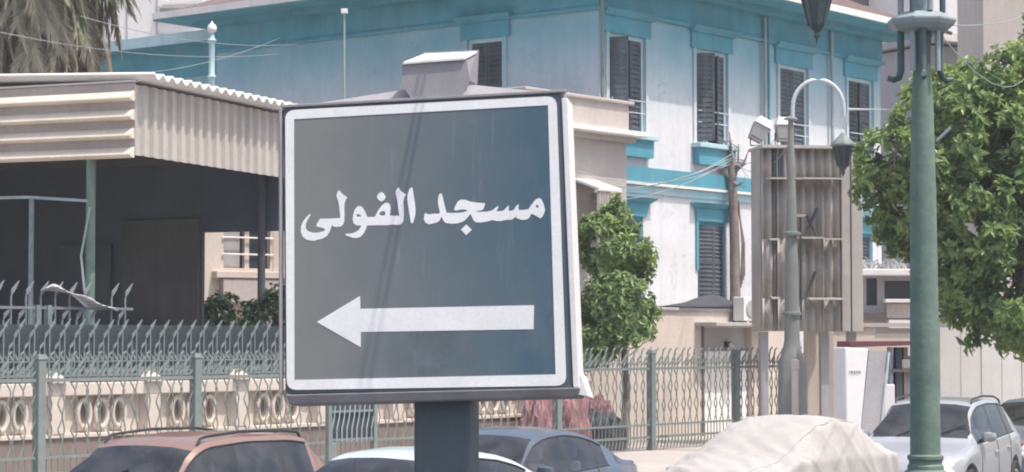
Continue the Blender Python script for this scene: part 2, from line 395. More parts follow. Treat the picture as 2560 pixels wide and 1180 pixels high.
# ------------------------------------------------------------------ beige annex beside the house corner
annex = thing('annex', 'beige flat roofed annex with cornice in front of the villa corner', 'building', uv(38.4, 30.0), UA)
MB().box(0, 3.95, 0, 5, 0, 7.35).build('wall', 'beige', annex)
MB().box(-.02, 3.98, -.05, 5, 7.35, 8.0).build('parapet', 'beige', annex)
MB().box(-.1, 4.1, -.14, 5, 8.0, 8.08).build('coping', 'beige', annex, bevel=.02)
MB().box(-.1, 4.22, -.44, 5, 7.22, 7.345).build('cornice', 'white_edge', annex, bevel=.02)
MB().box(-.1, 4.1, -.18, -.001, 7.1, 7.219).build('cornice_moulding', 'beige', annex)
b = thing('wall_canopy', 'small grey tin canopy on the beige annex wall beside the sign', 'canopy', uv(40.6, 30.0, 5.3), UA)
MB().hexa([(-.4, -.75, .55), (.5, -.75, .55), (.5, -.01, .8), (-.4, -.01, .8), (-.4, -.75, .61), (.5, -.75, .61), (.5, -.01, .86), (-.4, -.01, .86)]).build('canopy_roof', 'white', b)
MB().sheet(lambda s, t: Vector((-.38 + .66 * s, -.7 + .025 * math.sin(s * 40), -.75 + 1.28 * t)), 40, 1).build('canopy_screen', 'tin', b, solid=.01)
for z in (-.55, -.1, .3): MB().box(.38, .62, -.2, -.005, z, z + .26).build('meter_box', 'concrete', b, bevel=.02)

# ------------------------------------------------------------------ low guard building
low = thing('guard_room', 'low cream single storey guard room behind the iron fence', 'building', uv(37.2, 29.3), UA)
LX = on_v(1757, 29.3) - 37.2
facade(front, 11.0, .15, 3.15, [(LX, LX + 2.2, .15, 2.75)], 'cream', .25, low)
MB().box(0.002, 10.998, .252, 1.85, .15, 3.12).build('room_block', 'cream', low)
MB(front).box(-.05, 11.05, -1.8, .06, 3.15, 3.22).build('roof_slab', 'concrete', low, bevel=.015)
MB(front).box(LX - .35, LX + 2.6, .0, .62, 2.78, 2.88).build('door_canopy', 'concrete', low, bevel=.015)
MB(front).box(LX + .001, LX + 2.199, -.2, -.17, .15, 2.749).build('door_panel', 'greywall', low)  # wall under the canopy, its shade put into the grey colour
MB(front).box(LX - .06, LX - .01, .001, .05, .15, 2.78).build('door_jamb', 'brown', low)
MB(front).box(LX + .06, LX + 2.18, -.168, -.1, .15, 2.18).build('lower_panel', 'white', low)
fl = thing('wall_lamp', 'small white floodlight on the grey wall of the guard room', 'lamp', uv(37.2 + LX + 1.3, 29.3 + .1, 2.05), UA)
MB().box(-.1, .1, -.02, .06, .22, .36).build('bracket', 'black', fl)
MB().tube([(.0, -.05, .3), (-.08, -.25, .05), (-.16, -.35, -.3)], .06, 8).build('housing', 'white', fl)
ac = thing('air_conditioner', 'white air conditioner unit on the guard room canopy', 'air conditioner', uv(37.2 + LX + 1.15, 29.3 - .45, 2.885), UA)
MB().box(0, .85, 0, .32, .03, .62).build('casing', 'white', ac, bevel=.02)
MB().lathe([(.02, 0), (.2, .0), (.22, .02), (.2, .03)], 20).build('fan_grille', 'greywall', ac).matrix_local = Matrix.Translation((.3, -.001, .33)) @ Matrix.Rotation(R(90), 4, 'X')
for x in (.1, .7): MB().box(x, x + .06, .02, .3, 0, .03).build('foot', 'black', ac)
tp = MB(lambda p: uv(37.2, 29.3, 3.225) + U * p.x + VV * p.y + Vector((0, 0, p.z)))
tp.sheet(lambda s, t: Vector((LX - 1.1 + 2.9 * s, -.1 + .75 * t, .02 + max(0, (.08 + .34 * s ** 1.2) * math.sin(math.pi * min(1, s * 1.05)) ** .5 * math.sin(math.pi * t)) * (1 + .2 * math.sin(9 * s + 4 * t)))), 30, 12)
tag(tp.build('tarpaulin', 'darktarp', None, smooth=60, solid=.015), 'dark tarpaulin heaped on the guard room roof', 'tarpaulin')

# ------------------------------------------------------------------ tin canopy on the left
CA = math.atan2(.92, .393)
can = thing('tin_canopy', 'weathered corrugated tin canopy on tall posts behind the balustrade', 'canopy', at(330, 845, 40).to_2d().to_3d(), CA)
ZT, ZB, CL, CW = 7.22, 5.85, 6.0, 9.0
M['tinbrown'] = mat('brown_grey_tin', (0.37, 0.325, 0.30), .7, .15, 1.0, streak=.4, dirt=(.22, .18, .16))
M['battencream'] = mat('cream_batten', (0.68, 0.61, 0.51), .7, .1, 1.5, streak=.25, dirt=(.42, .36, .3))  # lips of the same sheets, lightened to paint in the sun on them
# west face: horizontal lapped sheets
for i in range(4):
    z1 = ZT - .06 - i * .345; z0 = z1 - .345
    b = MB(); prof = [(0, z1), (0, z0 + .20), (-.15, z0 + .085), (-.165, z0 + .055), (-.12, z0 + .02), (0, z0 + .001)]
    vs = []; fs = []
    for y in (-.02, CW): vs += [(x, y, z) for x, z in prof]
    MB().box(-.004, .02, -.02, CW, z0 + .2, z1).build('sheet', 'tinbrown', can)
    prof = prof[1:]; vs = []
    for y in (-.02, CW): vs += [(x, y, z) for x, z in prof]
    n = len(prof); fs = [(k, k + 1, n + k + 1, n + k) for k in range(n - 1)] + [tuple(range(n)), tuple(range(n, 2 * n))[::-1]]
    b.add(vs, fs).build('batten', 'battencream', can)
MB().box(-.03, .1, -.03, CW, ZT - .05, ZT - .012).build('edge_trim', 'tin_light', can)
# south face: vertical corrugation, trapezoid section
def trap(x, p=.32):
    t = (x / p) % 1
    return 0 if t < .5 else (1 if .62 < t < .88 else ((t - .5) / .12 if t <= .62 else (1 - t) / .12))
xs = []
x = 0.0
while x < CL:
    for q in (0, .16, .1984, .2816): xs.append(x + q)
    x += .32
b = MB(); vs = []; fs = []
for x in xs:
    for z in (ZB - .02, ZT - .1): vs.append((x, -.03 - .075 * trap(x + 1e-6), z - .05 * x / CL))
fs = [(2 * i, 2 * i + 2, 2 * i + 3, 2 * i + 1) for i in range(len(xs) - 1)]
b.add(vs, fs).build('side_sheet', 'tin_light', can, solid=.012)
# corrugated roof
vs = []; fs = []; NX = 152
for i in range(NX + 1):
    x = .0 + (CL + .12) * i / NX
    zz = ZT + .04 + .05 * math.cos(2 * math.pi * x / .32) - .05 * x / CL
    vs += [(x, -.42, zz), (x, CW, zz + .35)]
fs = [(2 * i, 2 * i + 2, 2 * i + 3, 2 * i + 1) for i in range(NX)]
MB().add(vs, fs).build('roof_sheet', 'white_edge', can, solid=.05, smooth=40)
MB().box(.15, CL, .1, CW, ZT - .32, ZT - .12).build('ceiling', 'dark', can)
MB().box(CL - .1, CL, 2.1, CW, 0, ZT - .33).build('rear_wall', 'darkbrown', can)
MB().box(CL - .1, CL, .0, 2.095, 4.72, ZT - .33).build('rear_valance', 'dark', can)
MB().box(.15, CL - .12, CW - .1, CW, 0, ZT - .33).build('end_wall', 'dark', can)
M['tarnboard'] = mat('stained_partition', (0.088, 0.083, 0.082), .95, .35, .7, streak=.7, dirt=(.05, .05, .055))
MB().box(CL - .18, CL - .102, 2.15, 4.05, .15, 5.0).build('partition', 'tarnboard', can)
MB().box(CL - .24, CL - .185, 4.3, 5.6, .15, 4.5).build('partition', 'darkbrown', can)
for k in range(8): MB().box(.16, CL - .12, .6 + k * 1.05, .68 + k * 1.05, ZT - .5, ZT - .325).build('rafter', 'darkbrown', can)
for k, (xx, zz_) in enumerate(((1.6, 6.25), (3.4, 6.2), (5.0, 6.1))): MB().box(xx, xx + .09, .1, CW - .12, zz_, zz_ + .2).build('purlin', 'tarnboard', can)
for (xx, yy, hh, m_) in ((4.6, 2.6, 2.3, 'darkbrown'), (5.1, 3.3, 2.7, 'tarnboard'), (4.2, 5.2, 2.0, 'beige'), (3.8, 6.6, 2.6, 'shutter')): MB().box(xx, xx + .8, yy, yy + .7, .15, hh).build('stored_crate', m_, can, bevel=.02)
for (x, y, r, m) in ((.1, .98, .088, 'polegreen'), (CL - .2, .62, .08, 'darkbrown'), (.1, 5.0, .08, 'polegreen')):
    MB().lathe([(r * 1.6, 0), (r * 1.6, .05), (r, .06), (r, ZT - .35)], 12, (x, y, .15)).build('post', m, can, smooth=40)
MB().tube([(.02, .98, 5.02), (.02, 2.3, 5.12), (.02, 6, 5.15)], .03, 8).build('cross_bar', 'lampgrey', can)
MB().tube([(.02, 2.23, .15), (.02, 2.23, 5.1)], .05, 8).build('thin_post', 'fence_dark', can)
MB().tube([(.0, .93, 4.9), (-.05, 1.08, 4.0), (-.04, 1.0, 3.3)], .022, 6).build('hanging_pipe', 'lampgrey', can)

# cream outbuilding seen through the canopy
ob = thing('outbuilding', 'cream outbuilding with barred window seen beneath the tin canopy', 'building', at(500, 845, 52).to_2d().to_3d(), R(35))
facade(front, 5, 0, 6.4, [(.55, 1.95, 4.1, 5.5)], 'cream', .25, ob)
MB().box(.002, 4.998, .255, 3, 0, 6.35).build('room_block', 'cream', ob)
wf = MB(front).box(.55, .62, -.2, -.02, 4.1, 5.5).box(1.88, 1.95, -.2, -.02, 4.1, 5.5).box(.62, 1.88, -.2, -.02, 5.43, 5.5).box(.62, 1.88, -.2, -.02, 4.1, 4.17).box(1.2, 1.32, -.2, -.05, 4.17, 5.43).build('window', 'cream', ob)
MB(front).box(.62, 1.2, -.24, -.19, 4.17, 5.43).box(1.32, 1.88, -.24, -.19, 4.17, 5.43).build('pane', 'glassd', wf)
MB(front).box(.64, 1.1, -.15, -.12, 4.17, 5.43).build('curtain', 'greywall', wf)
for z in (4.5, 4.9, 5.2): MB(front).tube([(.56, .02, z), (1.94, .02, z)], .02, 6).build('window_bar', 'white', wf)
MB(front).box(.3, 2.3, .002, .25, 3.92, 4.09).build('sill', 'cream', ob, bevel=.02)
MB(front).taper(.5, 2.15, .002, .22, 3.3, 3.9, 0, 0).build('sill_box', 'beige', ob)

# ------------------------------------------------------------------ balustrade wall with iron railing on top
BV = 29.3 - 1.0
B0, B1 = on_v(-260, BV), on_v(1470, BV)
bal = thing('balustrade_wall', 'cream concrete balustrade with oval rings and capped piers behind the fence', 'wall', uv(B0, BV), UA)
L_ = B1 - B0
MB().box(0, L_, -.12, .12, .14, .86).build('base', 'brown', bal)
MB().box(0, L_, -.16, .16, .862, .93).build('base_moulding', 'cream', bal, bevel=.01)
MB().box(0, L_, .06, .1, .932, 1.55).build('back_panel', 'cream', bal)
MB().box(0, L_, -.13, .13, 1.55, 1.76).build('coping', 'cream', bal, bevel=.015)
sp = (on_v(370, BV) - on_v(130, BV)); p0 = on_v(130, BV) - B0 - sp
ring0 = MB()
vs = []; fs = []; n, m_ = 20, 8
for i in range(n):
    t = 2 * math.pi * i / n
    for k in range(m_):
        q = 2 * math.pi * k / m_ + .39
        rr = 1 + 0
        vs.append(((.135 + .038 * math.cos(q)) * math.cos(t), .05 * math.sin(q), (.235 + .045 * math.cos(q)) * math.sin(t)))
        fs.append((i * m_ + k, i * m_ + (k + 1) % m_, ((i + 1) % n) * m_ + (k + 1) % m_, ((i + 1) % n) * m_ + k))
ring = ring0.add(vs, fs).build('ring', 'cream', bal, smooth=60)
hole = MB().lathe([(.1, 0), (.1, .004)], 20).build('ring_opening', 'brown', bal)
pier = MB().box(-.14, .14, -.17, .17, .933, 1.545).build('pier', 'cream', bal)
cap = MB().taper(-.2, .2, -.22, .22, 1.762, 1.8, 0, 0).taper(-.2, .2, -.22, .22, 1.8, 1.95, .16, .18).build('pier_cap', 'cream', bal)
first = True
k = 0
while p0 + k * sp < L_ - .3:
    x = p0 + k * sp
    if x > .2:
        if first: pier.location = cap.location = (x, 0, 0)
        else: inst(pier, bal, (x, 0, 0)); inst(cap, bal, (x, 0, 0))
        for j in (1, 2, 3):
            q = (x + sp * (.14 + .18 * j), -.02, 1.245)
            if first and j == 1: ring.location = q
            else: inst(ring, bal, q)
            hq = (q[0], .058, 1.245)
            hh = hole if first and j == 1 else inst(hole, bal)
            hh.location = hq; hh.rotation_euler = (R(90), 0, 0); hh.scale = (1, 1.8, 1)
        first = False
    k += 1
RB = on_v(722, BV) - B0
rail = thing('iron_railing', 'dark blue grey iron railing with leaf tips on the balustrade', 'railing', uv(B0, BV + .02), UA)
MB().box(0, L_ * .72, -.02, .02, 1.86, 1.9).build('rail', 'fence_dark', rail)
MB().box(0, L_ * .72, -.012, .012, 2.1, 2.125).build('rail', 'fence_dark', rail)
def leaf_tip(b, x, z, s=1.0, lean=.5):
    pts = [(-.0, 0), (-.028, .07), (.012 + lean * .05, .17), (.03, .07)]
    b.prism([(x + px * s + lean * pz * s, z + pz * s) for px, pz in pts], -.012, .012)
def bar_mesh(z0, z1, lean=.5, sz=1.0, w_=.012):
    b = MB(); b.box(-w_, w_, -w_, w_, z0, z1); leaf_tip(b, 0, z1 - .005, sz, lean)
    leaf_tip(b, .0, z0 + .12, sz * .9, lean); leaf_tip(b, -.01, z0 + .34, sz * .8, -lean)
    return b
M['backsheet'] = mat('teal_grey_sheet', (0.034, 0.05, 0.056), .85, .25, 1.0, streak=.4, dirt=(.06, .08, .085))
MB().box(0, RB + .6, .10, .12, 1.765, 2.72).build('backing_sheet', 'backsheet', rail)
bars = [bar_mesh(1.76, 2.48, .45, 1.2).build('bar', 'fence_dark', rail), bar_mesh(1.76, 2.62, .45, 1.2).build('bar', 'fence_dark', rail), bar_mesh(1.76, 2.3, .5, 1.0).build('bar', 'fence_dark', rail)]
nb = int(L_ * .72 / .105)
for i in range(nb):
    o = bars[i] if i < 3 else inst(bars[(i * 7) % 3], rail)
    o.location = (.07 + i * .105, 0, 0)
# taller railing section at the far left
ug = on_v(-60, 28.9); ug2 = on_v(330, 28.9)
gate = thing('garden_gate', 'taller grey iron gate with rows of slanted leaf tips at far left', 'gate', uv(ug, 28.9), UA)
GL = ug2 - ug
for z in (1.2, 2.45, 2.98): MB().box(0, GL, -.02, .02, z, z + .045).build('rail', 'fence_dark', gate)
for x in (on_v(92, 28.9) - ug, on_v(120, 28.9) - ug): MB().box(x - .045, x + .045, -.05, .05, .15, 3.05).build('gate_post', 'fence_dark', gate)
gb = [bar_mesh(.3, 3.2, .45, 1.5).build('bar', 'fence_dark', gate), bar_mesh(.3, 2.8, .5, 1.5).build('bar', 'fence_dark', gate)]
for i in range(int(GL / .155)):
    if i % 9 in (7, 8) and i > 8: continue
    o = gb[i] if i < 2 else inst(gb[i % 2], gate)
    o.location = (.08 + i * .155, 0, 0)
rg = MB(); q0 = uv(on_v(105, 28.82), 28.82, 3.3); q1 = uv(on_v(290, 28.82), 28.82, 3.12)
rg.sheet(lambda s, t: q0.lerp(q1, s) + Vector((0, 0, .10 * math.sin(7 * s) * (1 - s) - .14 * s ** 2 + (.08 + .05 * math.sin(13 * s)) * (t - .5) * (.4 + math.sin(math.pi * s)))) + VV * (.05 * math.sin(11 * s + 5 * t)), 36, 5)
tag(rg.build('rag', 'rag', None, smooth=60, solid=.02), 'pale twisted rag hanging along the top of the iron gate', 'rag')

# ------------------------------------------------------------------ green street fence with wavy bars
FV = 26.4
posts_px = [-330, 100, 490, 829, 1129, 1393, 1628, 1839, 2030]
PU = [on_v(p, FV) for p in posts_px]
fence = thing('street_fence', 'long grey green iron street fence with wavy bars and curled spikes', 'fence', uv(0, FV), UA)
post0 = MB().box(-.075, .075, -.075, .075, .15, 2.17).taper(-.09, .09, -.09, .09, 2.17, 2.25, .03, .03).build('post', 'fence', fence, bevel=.012)
for i, u in enumerate(PU):
    o = post0 if i == 0 else inst(post0, fence); o.location = (u, 0, 0)
def wavy_bar(phase, tip):
    ztop = 2.08 if tip else 1.98
    q = .075 * (1 if tip else -.55)
    pts = [(0, .42), (0, .68), (q, .86), (q, .93), (0, 1.06), (0, 1.10), (q, 1.25), (q, 1.32), (0, 1.46), (0, 1.50), (q, 1.64), (q, 1.69), (0, 1.80), (0, ztop)]
    b = MB(); b.tube([(x, 0, z) for x, z in pts], .0125, 5)
    if tip:
        b.tube([(0, 0, ztop), (.0, 0, ztop + .08), (.03, -.01, ztop + .17), (.075, -.015, ztop + .21), (.105, -.015, ztop + .17)], [.012, .016, .02, .017, .006], 5)
    else: leaf_tip(b, 0, ztop, 1.2, .55)
    leaf_tip(b, 0, 1.90, .9, .7)
    b.tube([(0, 0, .42), (0, 0, .34), (-.05, 0, .22), (-.07, 0, .17)], [.012, .018, .015, .005], 5)
    return b
wb = [wavy_bar(0, 1).build('bar', 'fence', fence), wavy_bar(0, 0).build('bar', 'fence', fence)]
used = [False, False]
for i in range(len(PU) - 1):
    a, e_ = PU[i] + .075, PU[i + 1] - .075
    for z, h in ((1.83, .055), (.66, .04), (.40, .05)):
        MB().box(a, e_, -.022, .022, z, z + h).build('rail', 'fence', fence)
    n = 25
    for j in range(n):
        k = j % 2
        o = wb[k] if not used[k] else inst(wb[k], fence)
        used[k] = True
        o.location = (a + (e_ - a) * (j + .5) / n, rnd.uniform(-.004, .004), rnd.uniform(-.01, .01)); o.rotation_euler = (0, rnd.uniform(-.02, .02), rnd.uniform(-.1, .1))

# ------------------------------------------------------------------ direction sign
SD = 9.6
s0 = at(1065, 620, SD)
yaw = R(-9); back = R(4.0)
SX = Vector((math.cos(yaw), math.sin(yaw), 0))
SN = Vector((SX.y, -SX.x, 0)); SN = (SN * math.cos(back) + Vector((0, 0, math.sin(back)))).normalized()
SZ = SX.cross(SN) * -1
if SZ.z < 0: SZ = -SZ
def sg(px, py):
    r = ray(px, py); o = Vector((0, 0, HC)); t = (s0 - o).dot(SN) / r.dot(SN); d = o + r * t - s0
    return d.dot(SX), d.dot(SZ)
pb = Vector((s0.x, s0.y, 0)) - Vector((SN.x, SN.y, 0)).normalized() * .17 + SX * (sg(1094, 1010)[0])
sign = thing('direction_sign', 'large square blue sign with white Arabic lettering and left arrow on square post', 'sign', pb)
def ST(p):   # x along, y towards the viewer (off the panel plane), z up the panel
    return s0 + SX * p.x + SN * p.y + SZ * p.z - pb
def panel(name, pxs, y0, y1, m, parent=sign, holes=(), bevel=0, smoothpts=False):
    cu = bpy.data.curves.new(name, 'CURVE'); cu.dimensions = '2D'; cu.fill_mode = 'BOTH'; cu.extrude = abs(y1 - y0) / 2
    for poly in [pxs, *holes]:
        spn = cu.splines.new('POLY'); spn.points.add(len(poly) - 1); spn.use_cyclic_u = True
        for i, (x, y) in enumerate(poly): spn.points[i].co = (x, y, 0, 1)
    ob_ = bpy.data.objects.new('tmp', cu); col.objects.link(ob_)
    bpy.context.view_layer.update()
    me = bpy.data.meshes.new_from_object(ob_.evaluated_get(bpy.context.evaluated_depsgraph_get()))
    bpy.data.objects.remove(ob_)
    ym = (y0 + y1) / 2
    for v in me.vertices:
        v.co = ST(Vector((v.co.x, ym - v.co.z, v.co.y)))
    me.name = name; me.materials.clear()
    for p in me.polygons: p.material_index = 0; p.use_smooth = False
    return link(name, me, m, parent)
def P2(l): return [sg(x, y) for x, y in l]
def rounded(c, r, n=5):
    out = []
    for i in range(4):
        p, a, e_ = Vector(c[i]), Vector(c[i - 1]), Vector(c[(i + 1) % 4])
        d1, d2 = (a - p).normalized() * r, (e_ - p).normalized() * r
        for k in range(n + 1):
            t = k / n; out.append(tuple((p + d1) * (1 - t) ** 2 + p * 2 * t * (1 - t) + (p + d2) * t * t))
    return out
def sign_glare_dirt(N, L, tc, c, mix, noise_n, rng):
    # reflected glare painted as grey left fading to blue right, smudges near the foot
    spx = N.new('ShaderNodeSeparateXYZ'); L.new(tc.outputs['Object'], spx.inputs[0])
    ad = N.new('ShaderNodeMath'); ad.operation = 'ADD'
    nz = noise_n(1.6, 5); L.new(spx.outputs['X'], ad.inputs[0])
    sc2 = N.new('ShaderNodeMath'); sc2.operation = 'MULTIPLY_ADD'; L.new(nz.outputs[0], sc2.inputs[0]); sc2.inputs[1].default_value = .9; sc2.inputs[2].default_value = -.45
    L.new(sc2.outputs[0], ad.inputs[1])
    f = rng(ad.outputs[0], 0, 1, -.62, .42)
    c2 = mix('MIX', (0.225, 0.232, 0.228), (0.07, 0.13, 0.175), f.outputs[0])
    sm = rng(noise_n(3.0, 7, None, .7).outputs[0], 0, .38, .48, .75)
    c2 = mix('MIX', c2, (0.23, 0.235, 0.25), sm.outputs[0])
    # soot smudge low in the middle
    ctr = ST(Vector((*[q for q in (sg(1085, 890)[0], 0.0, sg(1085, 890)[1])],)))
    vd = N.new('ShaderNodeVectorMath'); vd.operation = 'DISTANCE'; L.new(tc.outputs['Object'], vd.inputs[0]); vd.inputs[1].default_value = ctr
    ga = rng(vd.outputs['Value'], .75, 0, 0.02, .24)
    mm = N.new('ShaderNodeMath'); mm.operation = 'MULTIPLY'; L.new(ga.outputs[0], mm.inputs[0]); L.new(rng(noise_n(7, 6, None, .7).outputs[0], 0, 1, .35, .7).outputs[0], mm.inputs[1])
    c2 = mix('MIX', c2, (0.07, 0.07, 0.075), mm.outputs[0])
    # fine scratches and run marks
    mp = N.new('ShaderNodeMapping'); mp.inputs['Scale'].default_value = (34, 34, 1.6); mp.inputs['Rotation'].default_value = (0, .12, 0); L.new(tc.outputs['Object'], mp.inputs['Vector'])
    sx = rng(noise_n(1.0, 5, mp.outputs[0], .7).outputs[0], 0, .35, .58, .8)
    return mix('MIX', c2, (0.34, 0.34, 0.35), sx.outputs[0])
M['signblue'] = mat('sign_blue', (.1, .2, .3), .62, 0, 1, fine=.0, extra=sign_glare_dirt, spec=.3)
# the lightbox body
oc = [sg(706, 268), sg(1410, 230), sg(1440, 972), sg(712, 984)]
bx = MB(ST)
DEP = .2
fl_ = oc; bk = [(x * .985 + .0, z) for x, z in oc]
bx.hexa([(oc[3][0], -DEP, oc[3][1]), (oc[2][0], -DEP, oc[2][1]), (oc[2][0], -.012, oc[2][1]), (oc[3][0], -.012, oc[3][1]),
         (oc[0][0], -DEP, oc[0][1]), (oc[1][0], -DEP, oc[1][1]), (oc[1][0], -.012, oc[1][1]), (oc[0][0], -.012, oc[0][1])])
bx.build('box', 'signframe', sign, bevel=.008)
def strip(a, b_, wdt, y0, y1, m, name):
    a, b_ = Vector(a), Vector(b_); d = (b_ - a).normalized(); nrm = Vector((-d.y, d.x)) * wdt
    q = [a, b_, b_ + nrm, a + nrm]
    MB(ST).hexa([(p.x, y0, p.y) for p in q] + [(p.x, y1, p.y) for p in q]).build(name, m, sign, bevel=.003)
strip(sg(703, 270), sg(1414, 231), .014, -.03, .004, 'signframe', 'top_trim')
strip(sg(1404, 246), sg(1433, 968), .026, -.17, .003, 'white', 'side_trim')
strip(sg(705, 984), sg(705, 272), .010, -.03, .02, 'signframe', 'side_trim')
panel('face_board', rounded(P2([(708, 272), (1404, 234), (1432, 972), (713, 983)]), .02), -.011, -.004, 'signpost')
inner = P2([(735, 298), (1370, 263), (1389, 936), (736, 950)])
panel('border', rounded(P2([(713, 276), (1391, 240), (1416, 964), (717, 975)]), .045), -.0035, .002, 'signwhite', holes=[inner])
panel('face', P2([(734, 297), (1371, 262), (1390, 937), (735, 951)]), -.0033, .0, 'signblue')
A_ = lambda l: P2([(740 + x / 7.375, 460 + y / 7.375) for x, y in l])
B_ = lambda l: P2([(1050 + x / 7.375, 460 + y / 7.375) for x, y in l])
alef = [(2125, 60), (2150, 75), (2165, 180), (2190, 330), (2205, 470), (2195, 590), (2165, 700), (2140, 735), (2115, 700), (2100, 600), (2080, 470), (2055, 300), (2055, 200), (2085, 110)]
lamfawaw = [(1890, 60), (1925, 120), (1975, 160), (2030, 190), (2000, 250), (1980, 330), (1985, 420), (1990, 560), (1980, 680), (1950, 735), (1900, 755), (1800, 750), (1650, 762), (1500, 760), (1380, 765), (1312, 765),
            (1290, 830), (1250, 910), (1190, 975), (1110, 1000), (1040, 990), (960, 962), (900, 940), (930, 920), (1000, 915), (1060, 905), (1130, 870), (1180, 820), (1210, 768),
            (1120, 765), (1065, 730), (1045, 660), (1055, 570), (1080, 480), (1130, 415), (1185, 405), (1230, 435), (1280, 520), (1310, 600), (1335, 610), (1460, 605),
            (1475, 560), (1520, 480), (1580, 400), (1640, 350), (1690, 345), (1725, 370), (1745, 440), (1735, 520), (1730, 582), (1800, 587), (1905, 585), (1895, 500), (1880, 400), (1865, 290), (1840, 190), (1845, 120), (1870, 80)]
h_waw = [(1110, 560), (1150, 555), (1210, 590), (1170, 605), (1125, 600)]
h_fa = [(1535, 540), (1570, 510), (1615, 495), (1650, 530), (1645, 575), (1600, 585), (1550, 575)]
dot_fa = [(1570, 150), (1610, 165), (1655, 230), (1640, 275), (1600, 315), (1570, 322), (1520, 295), (1490, 240), (1520, 180)]
lamya = [(800, 110), (825, 150), (880, 205), (945, 245), (920, 290), (895, 360), (890, 450), (895, 560), (890, 680), (870, 750), (825, 785), (740, 795), (690, 785), (660, 755), (650, 800), (620, 880), (570, 960), (480, 1010), (330, 1050), (200, 1030),
         (120, 970), (90, 880), (95, 780), (130, 690), (190, 610), (265, 545), (265, 580), (215, 660), (180, 740), (180, 820), (220, 870), (320, 900), (420, 895), (510, 870), (545, 840), (500, 815), (430, 795), (370, 780), (390, 730), (440, 640), (560, 640), (700, 635), (815, 630),
         (815, 560), (800, 450), (790, 360), (770, 290), (745, 220), (765, 150)]
masjid = [(2200, 260), (2240, 280), (2280, 370), (2305, 470), (2290, 540), (2260, 600), (2220, 635), (2160, 600), (2060, 548), (2040, 565), (2020, 620), (1970, 655), (1890, 665), (1800, 640), (1755, 605), (1730, 640), (1690, 660), (1580, 665), (1480, 685), (1400, 680), (1330, 665), (1250, 690), (1130, 710),
          (1020, 705), (975, 650), (945, 575), (930, 555), (900, 590), (850, 650), (800, 690), (700, 725), (590, 735), (480, 720), (440, 690), (410, 630), (400, 605), (385, 620), (360, 680), (300, 715), (170, 745), (100, 715), (70, 650), (80, 560), (100, 535), (150, 560), (250, 550), (360, 545), (365, 500), (345, 430), (330, 330),
          (340, 230), (365, 180), (400, 180), (415, 230), (440, 340), (470, 460), (490, 530), (600, 535), (760, 530), (850, 505), (880, 485), (820, 470), (740, 475), (660, 490), (625, 480), (650, 410), (700, 320), (750, 290), (830, 290), (930, 325), (1060, 345), (1200, 355), (1190, 410), (1160, 475), (1100, 490), (1010, 508),
          (1100, 515), (1240, 510), (1330, 490), (1380, 450), (1440, 400), (1445, 430), (1410, 500), (1470, 505), (1540, 490), (1590, 440), (1630, 395), (1640, 420), (1635, 495), (1690, 495), (1735, 470), (1770, 410), (1820, 370), (1815, 420), (1820, 480), (1900, 480), (2000, 465), (2050, 390), (2110, 310), (2150, 275)]
h_mim = [(2130, 400), (2165, 380), (2190, 415), (2170, 440), (2140, 425)]
dot_jim = [(855, 745), (955, 845), (850, 945), (755, 840)]
Y0, Y1 = .0003, .0012
panel('lettering', A_(alef), Y0, Y1, 'signwhite')
panel('lettering', A_(lamfawaw), Y0, Y1, 'signwhite', holes=[A_(h_waw), A_(h_fa)])
panel('lettering', A_(dot_fa), Y0, Y1, 'signwhite')
panel('lettering', A_(lamya), Y0, Y1, 'signwhite')
panel('lettering', B_(masjid), Y0, Y1, 'signwhite', holes=[B_(h_mim)])
panel('lettering', B_(dot_jim), Y0, Y1, 'signwhite')
panel('arrow', P2([(792, 805), (900, 740), (901, 772), (1335, 763), (1334, 823), (902, 830), (902, 868)]), Y0, Y1, 'signwhite')
# sheet metal cap, plinth, post and lamp
(tx0, tz0), (tx1, tz1) = sg(720, 266), sg(1400, 231)
pk = sg(1175, 200)
pk2 = (.5 * (tx0 + tx1) - .06, pk[1] - .008)
MB(ST).add([(tx0, -.03, tz0), (tx1, -.03, tz1), (tx1, -DEP, tz1), (tx0, -DEP, tz0), (pk[0], -.12, pk[1]), (pk2[0], -.12, pk2[1])],
           [(0, 1, 4, 5), (1, 2, 4), (2, 3, 5, 4), (3, 0, 5), (0, 3, 2, 1)]).build('cap', 'signframe', sign)
(ax, az), (cx_, cz_) = sg(716, 986), sg(1452, 968)
(ax2, az2), (cx2, cz2) = sg(722, 1012), sg(1446, 992)
MB(ST).hexa([(ax2, -DEP, az2), (cx2, -DEP, cz2), (cx2, -.0, cz2), (ax2, -.0, az2), (ax, -DEP - .02, az - .002), (cx_, -DEP - .02, cz_ - .002), (cx_, .02, cz_ - .002), (ax, .02, az - .002)]).build('plinth', 'signframe', sign, bevel=.006)
MB(ST).hexa([(p[0], q, p[1]) for p, q in ((sg(1440, 985), -.2), (sg(1470, 990), -.2), (sg(1470, 990), .0), (sg(1440, 985), .0))] +
            [(p[0], q, p[1]) for p, q in ((sg(1436, 958), -.2), (sg(1452, 935), -.2), (sg(1452, 935), .0), (sg(1436, 958), .0))]).build('corner_patch', 'white', sign)
pw = (sg(1176, 1060)[0] - sg(1019, 1060)[0]) / 2 * .9
def PT(p):
    d = Vector((SN.x, SN.y, 0)).normalized(); return SX * p.x + d * p.y + Vector((0, 0, p.z))
ztop = (s0 + SZ * ((az2 + cz2) / 2)).z
MB(PT).box(-pw, pw, -pw, pw, 0, ztop + .01).build('post', 'signpost', sign, bevel=.012)
MB(PT).box(-pw - .1, pw + .1, -pw - .1, pw + .1, 0, .03).build('base_plate', 'signpost', sign)
lamp = thing('sign_floodlight', 'grey box floodlight with white top on the sign roof', 'floodlight', pb)
q = {k: sg(*p) for k, p in dict(tl=(1010, 162), tr=(1158, 150), bl=(1028, 236), br=(1150, 228), ml=(1008, 205), mr=(1166, 195)).items()}
ya, yb = -.02, -.24
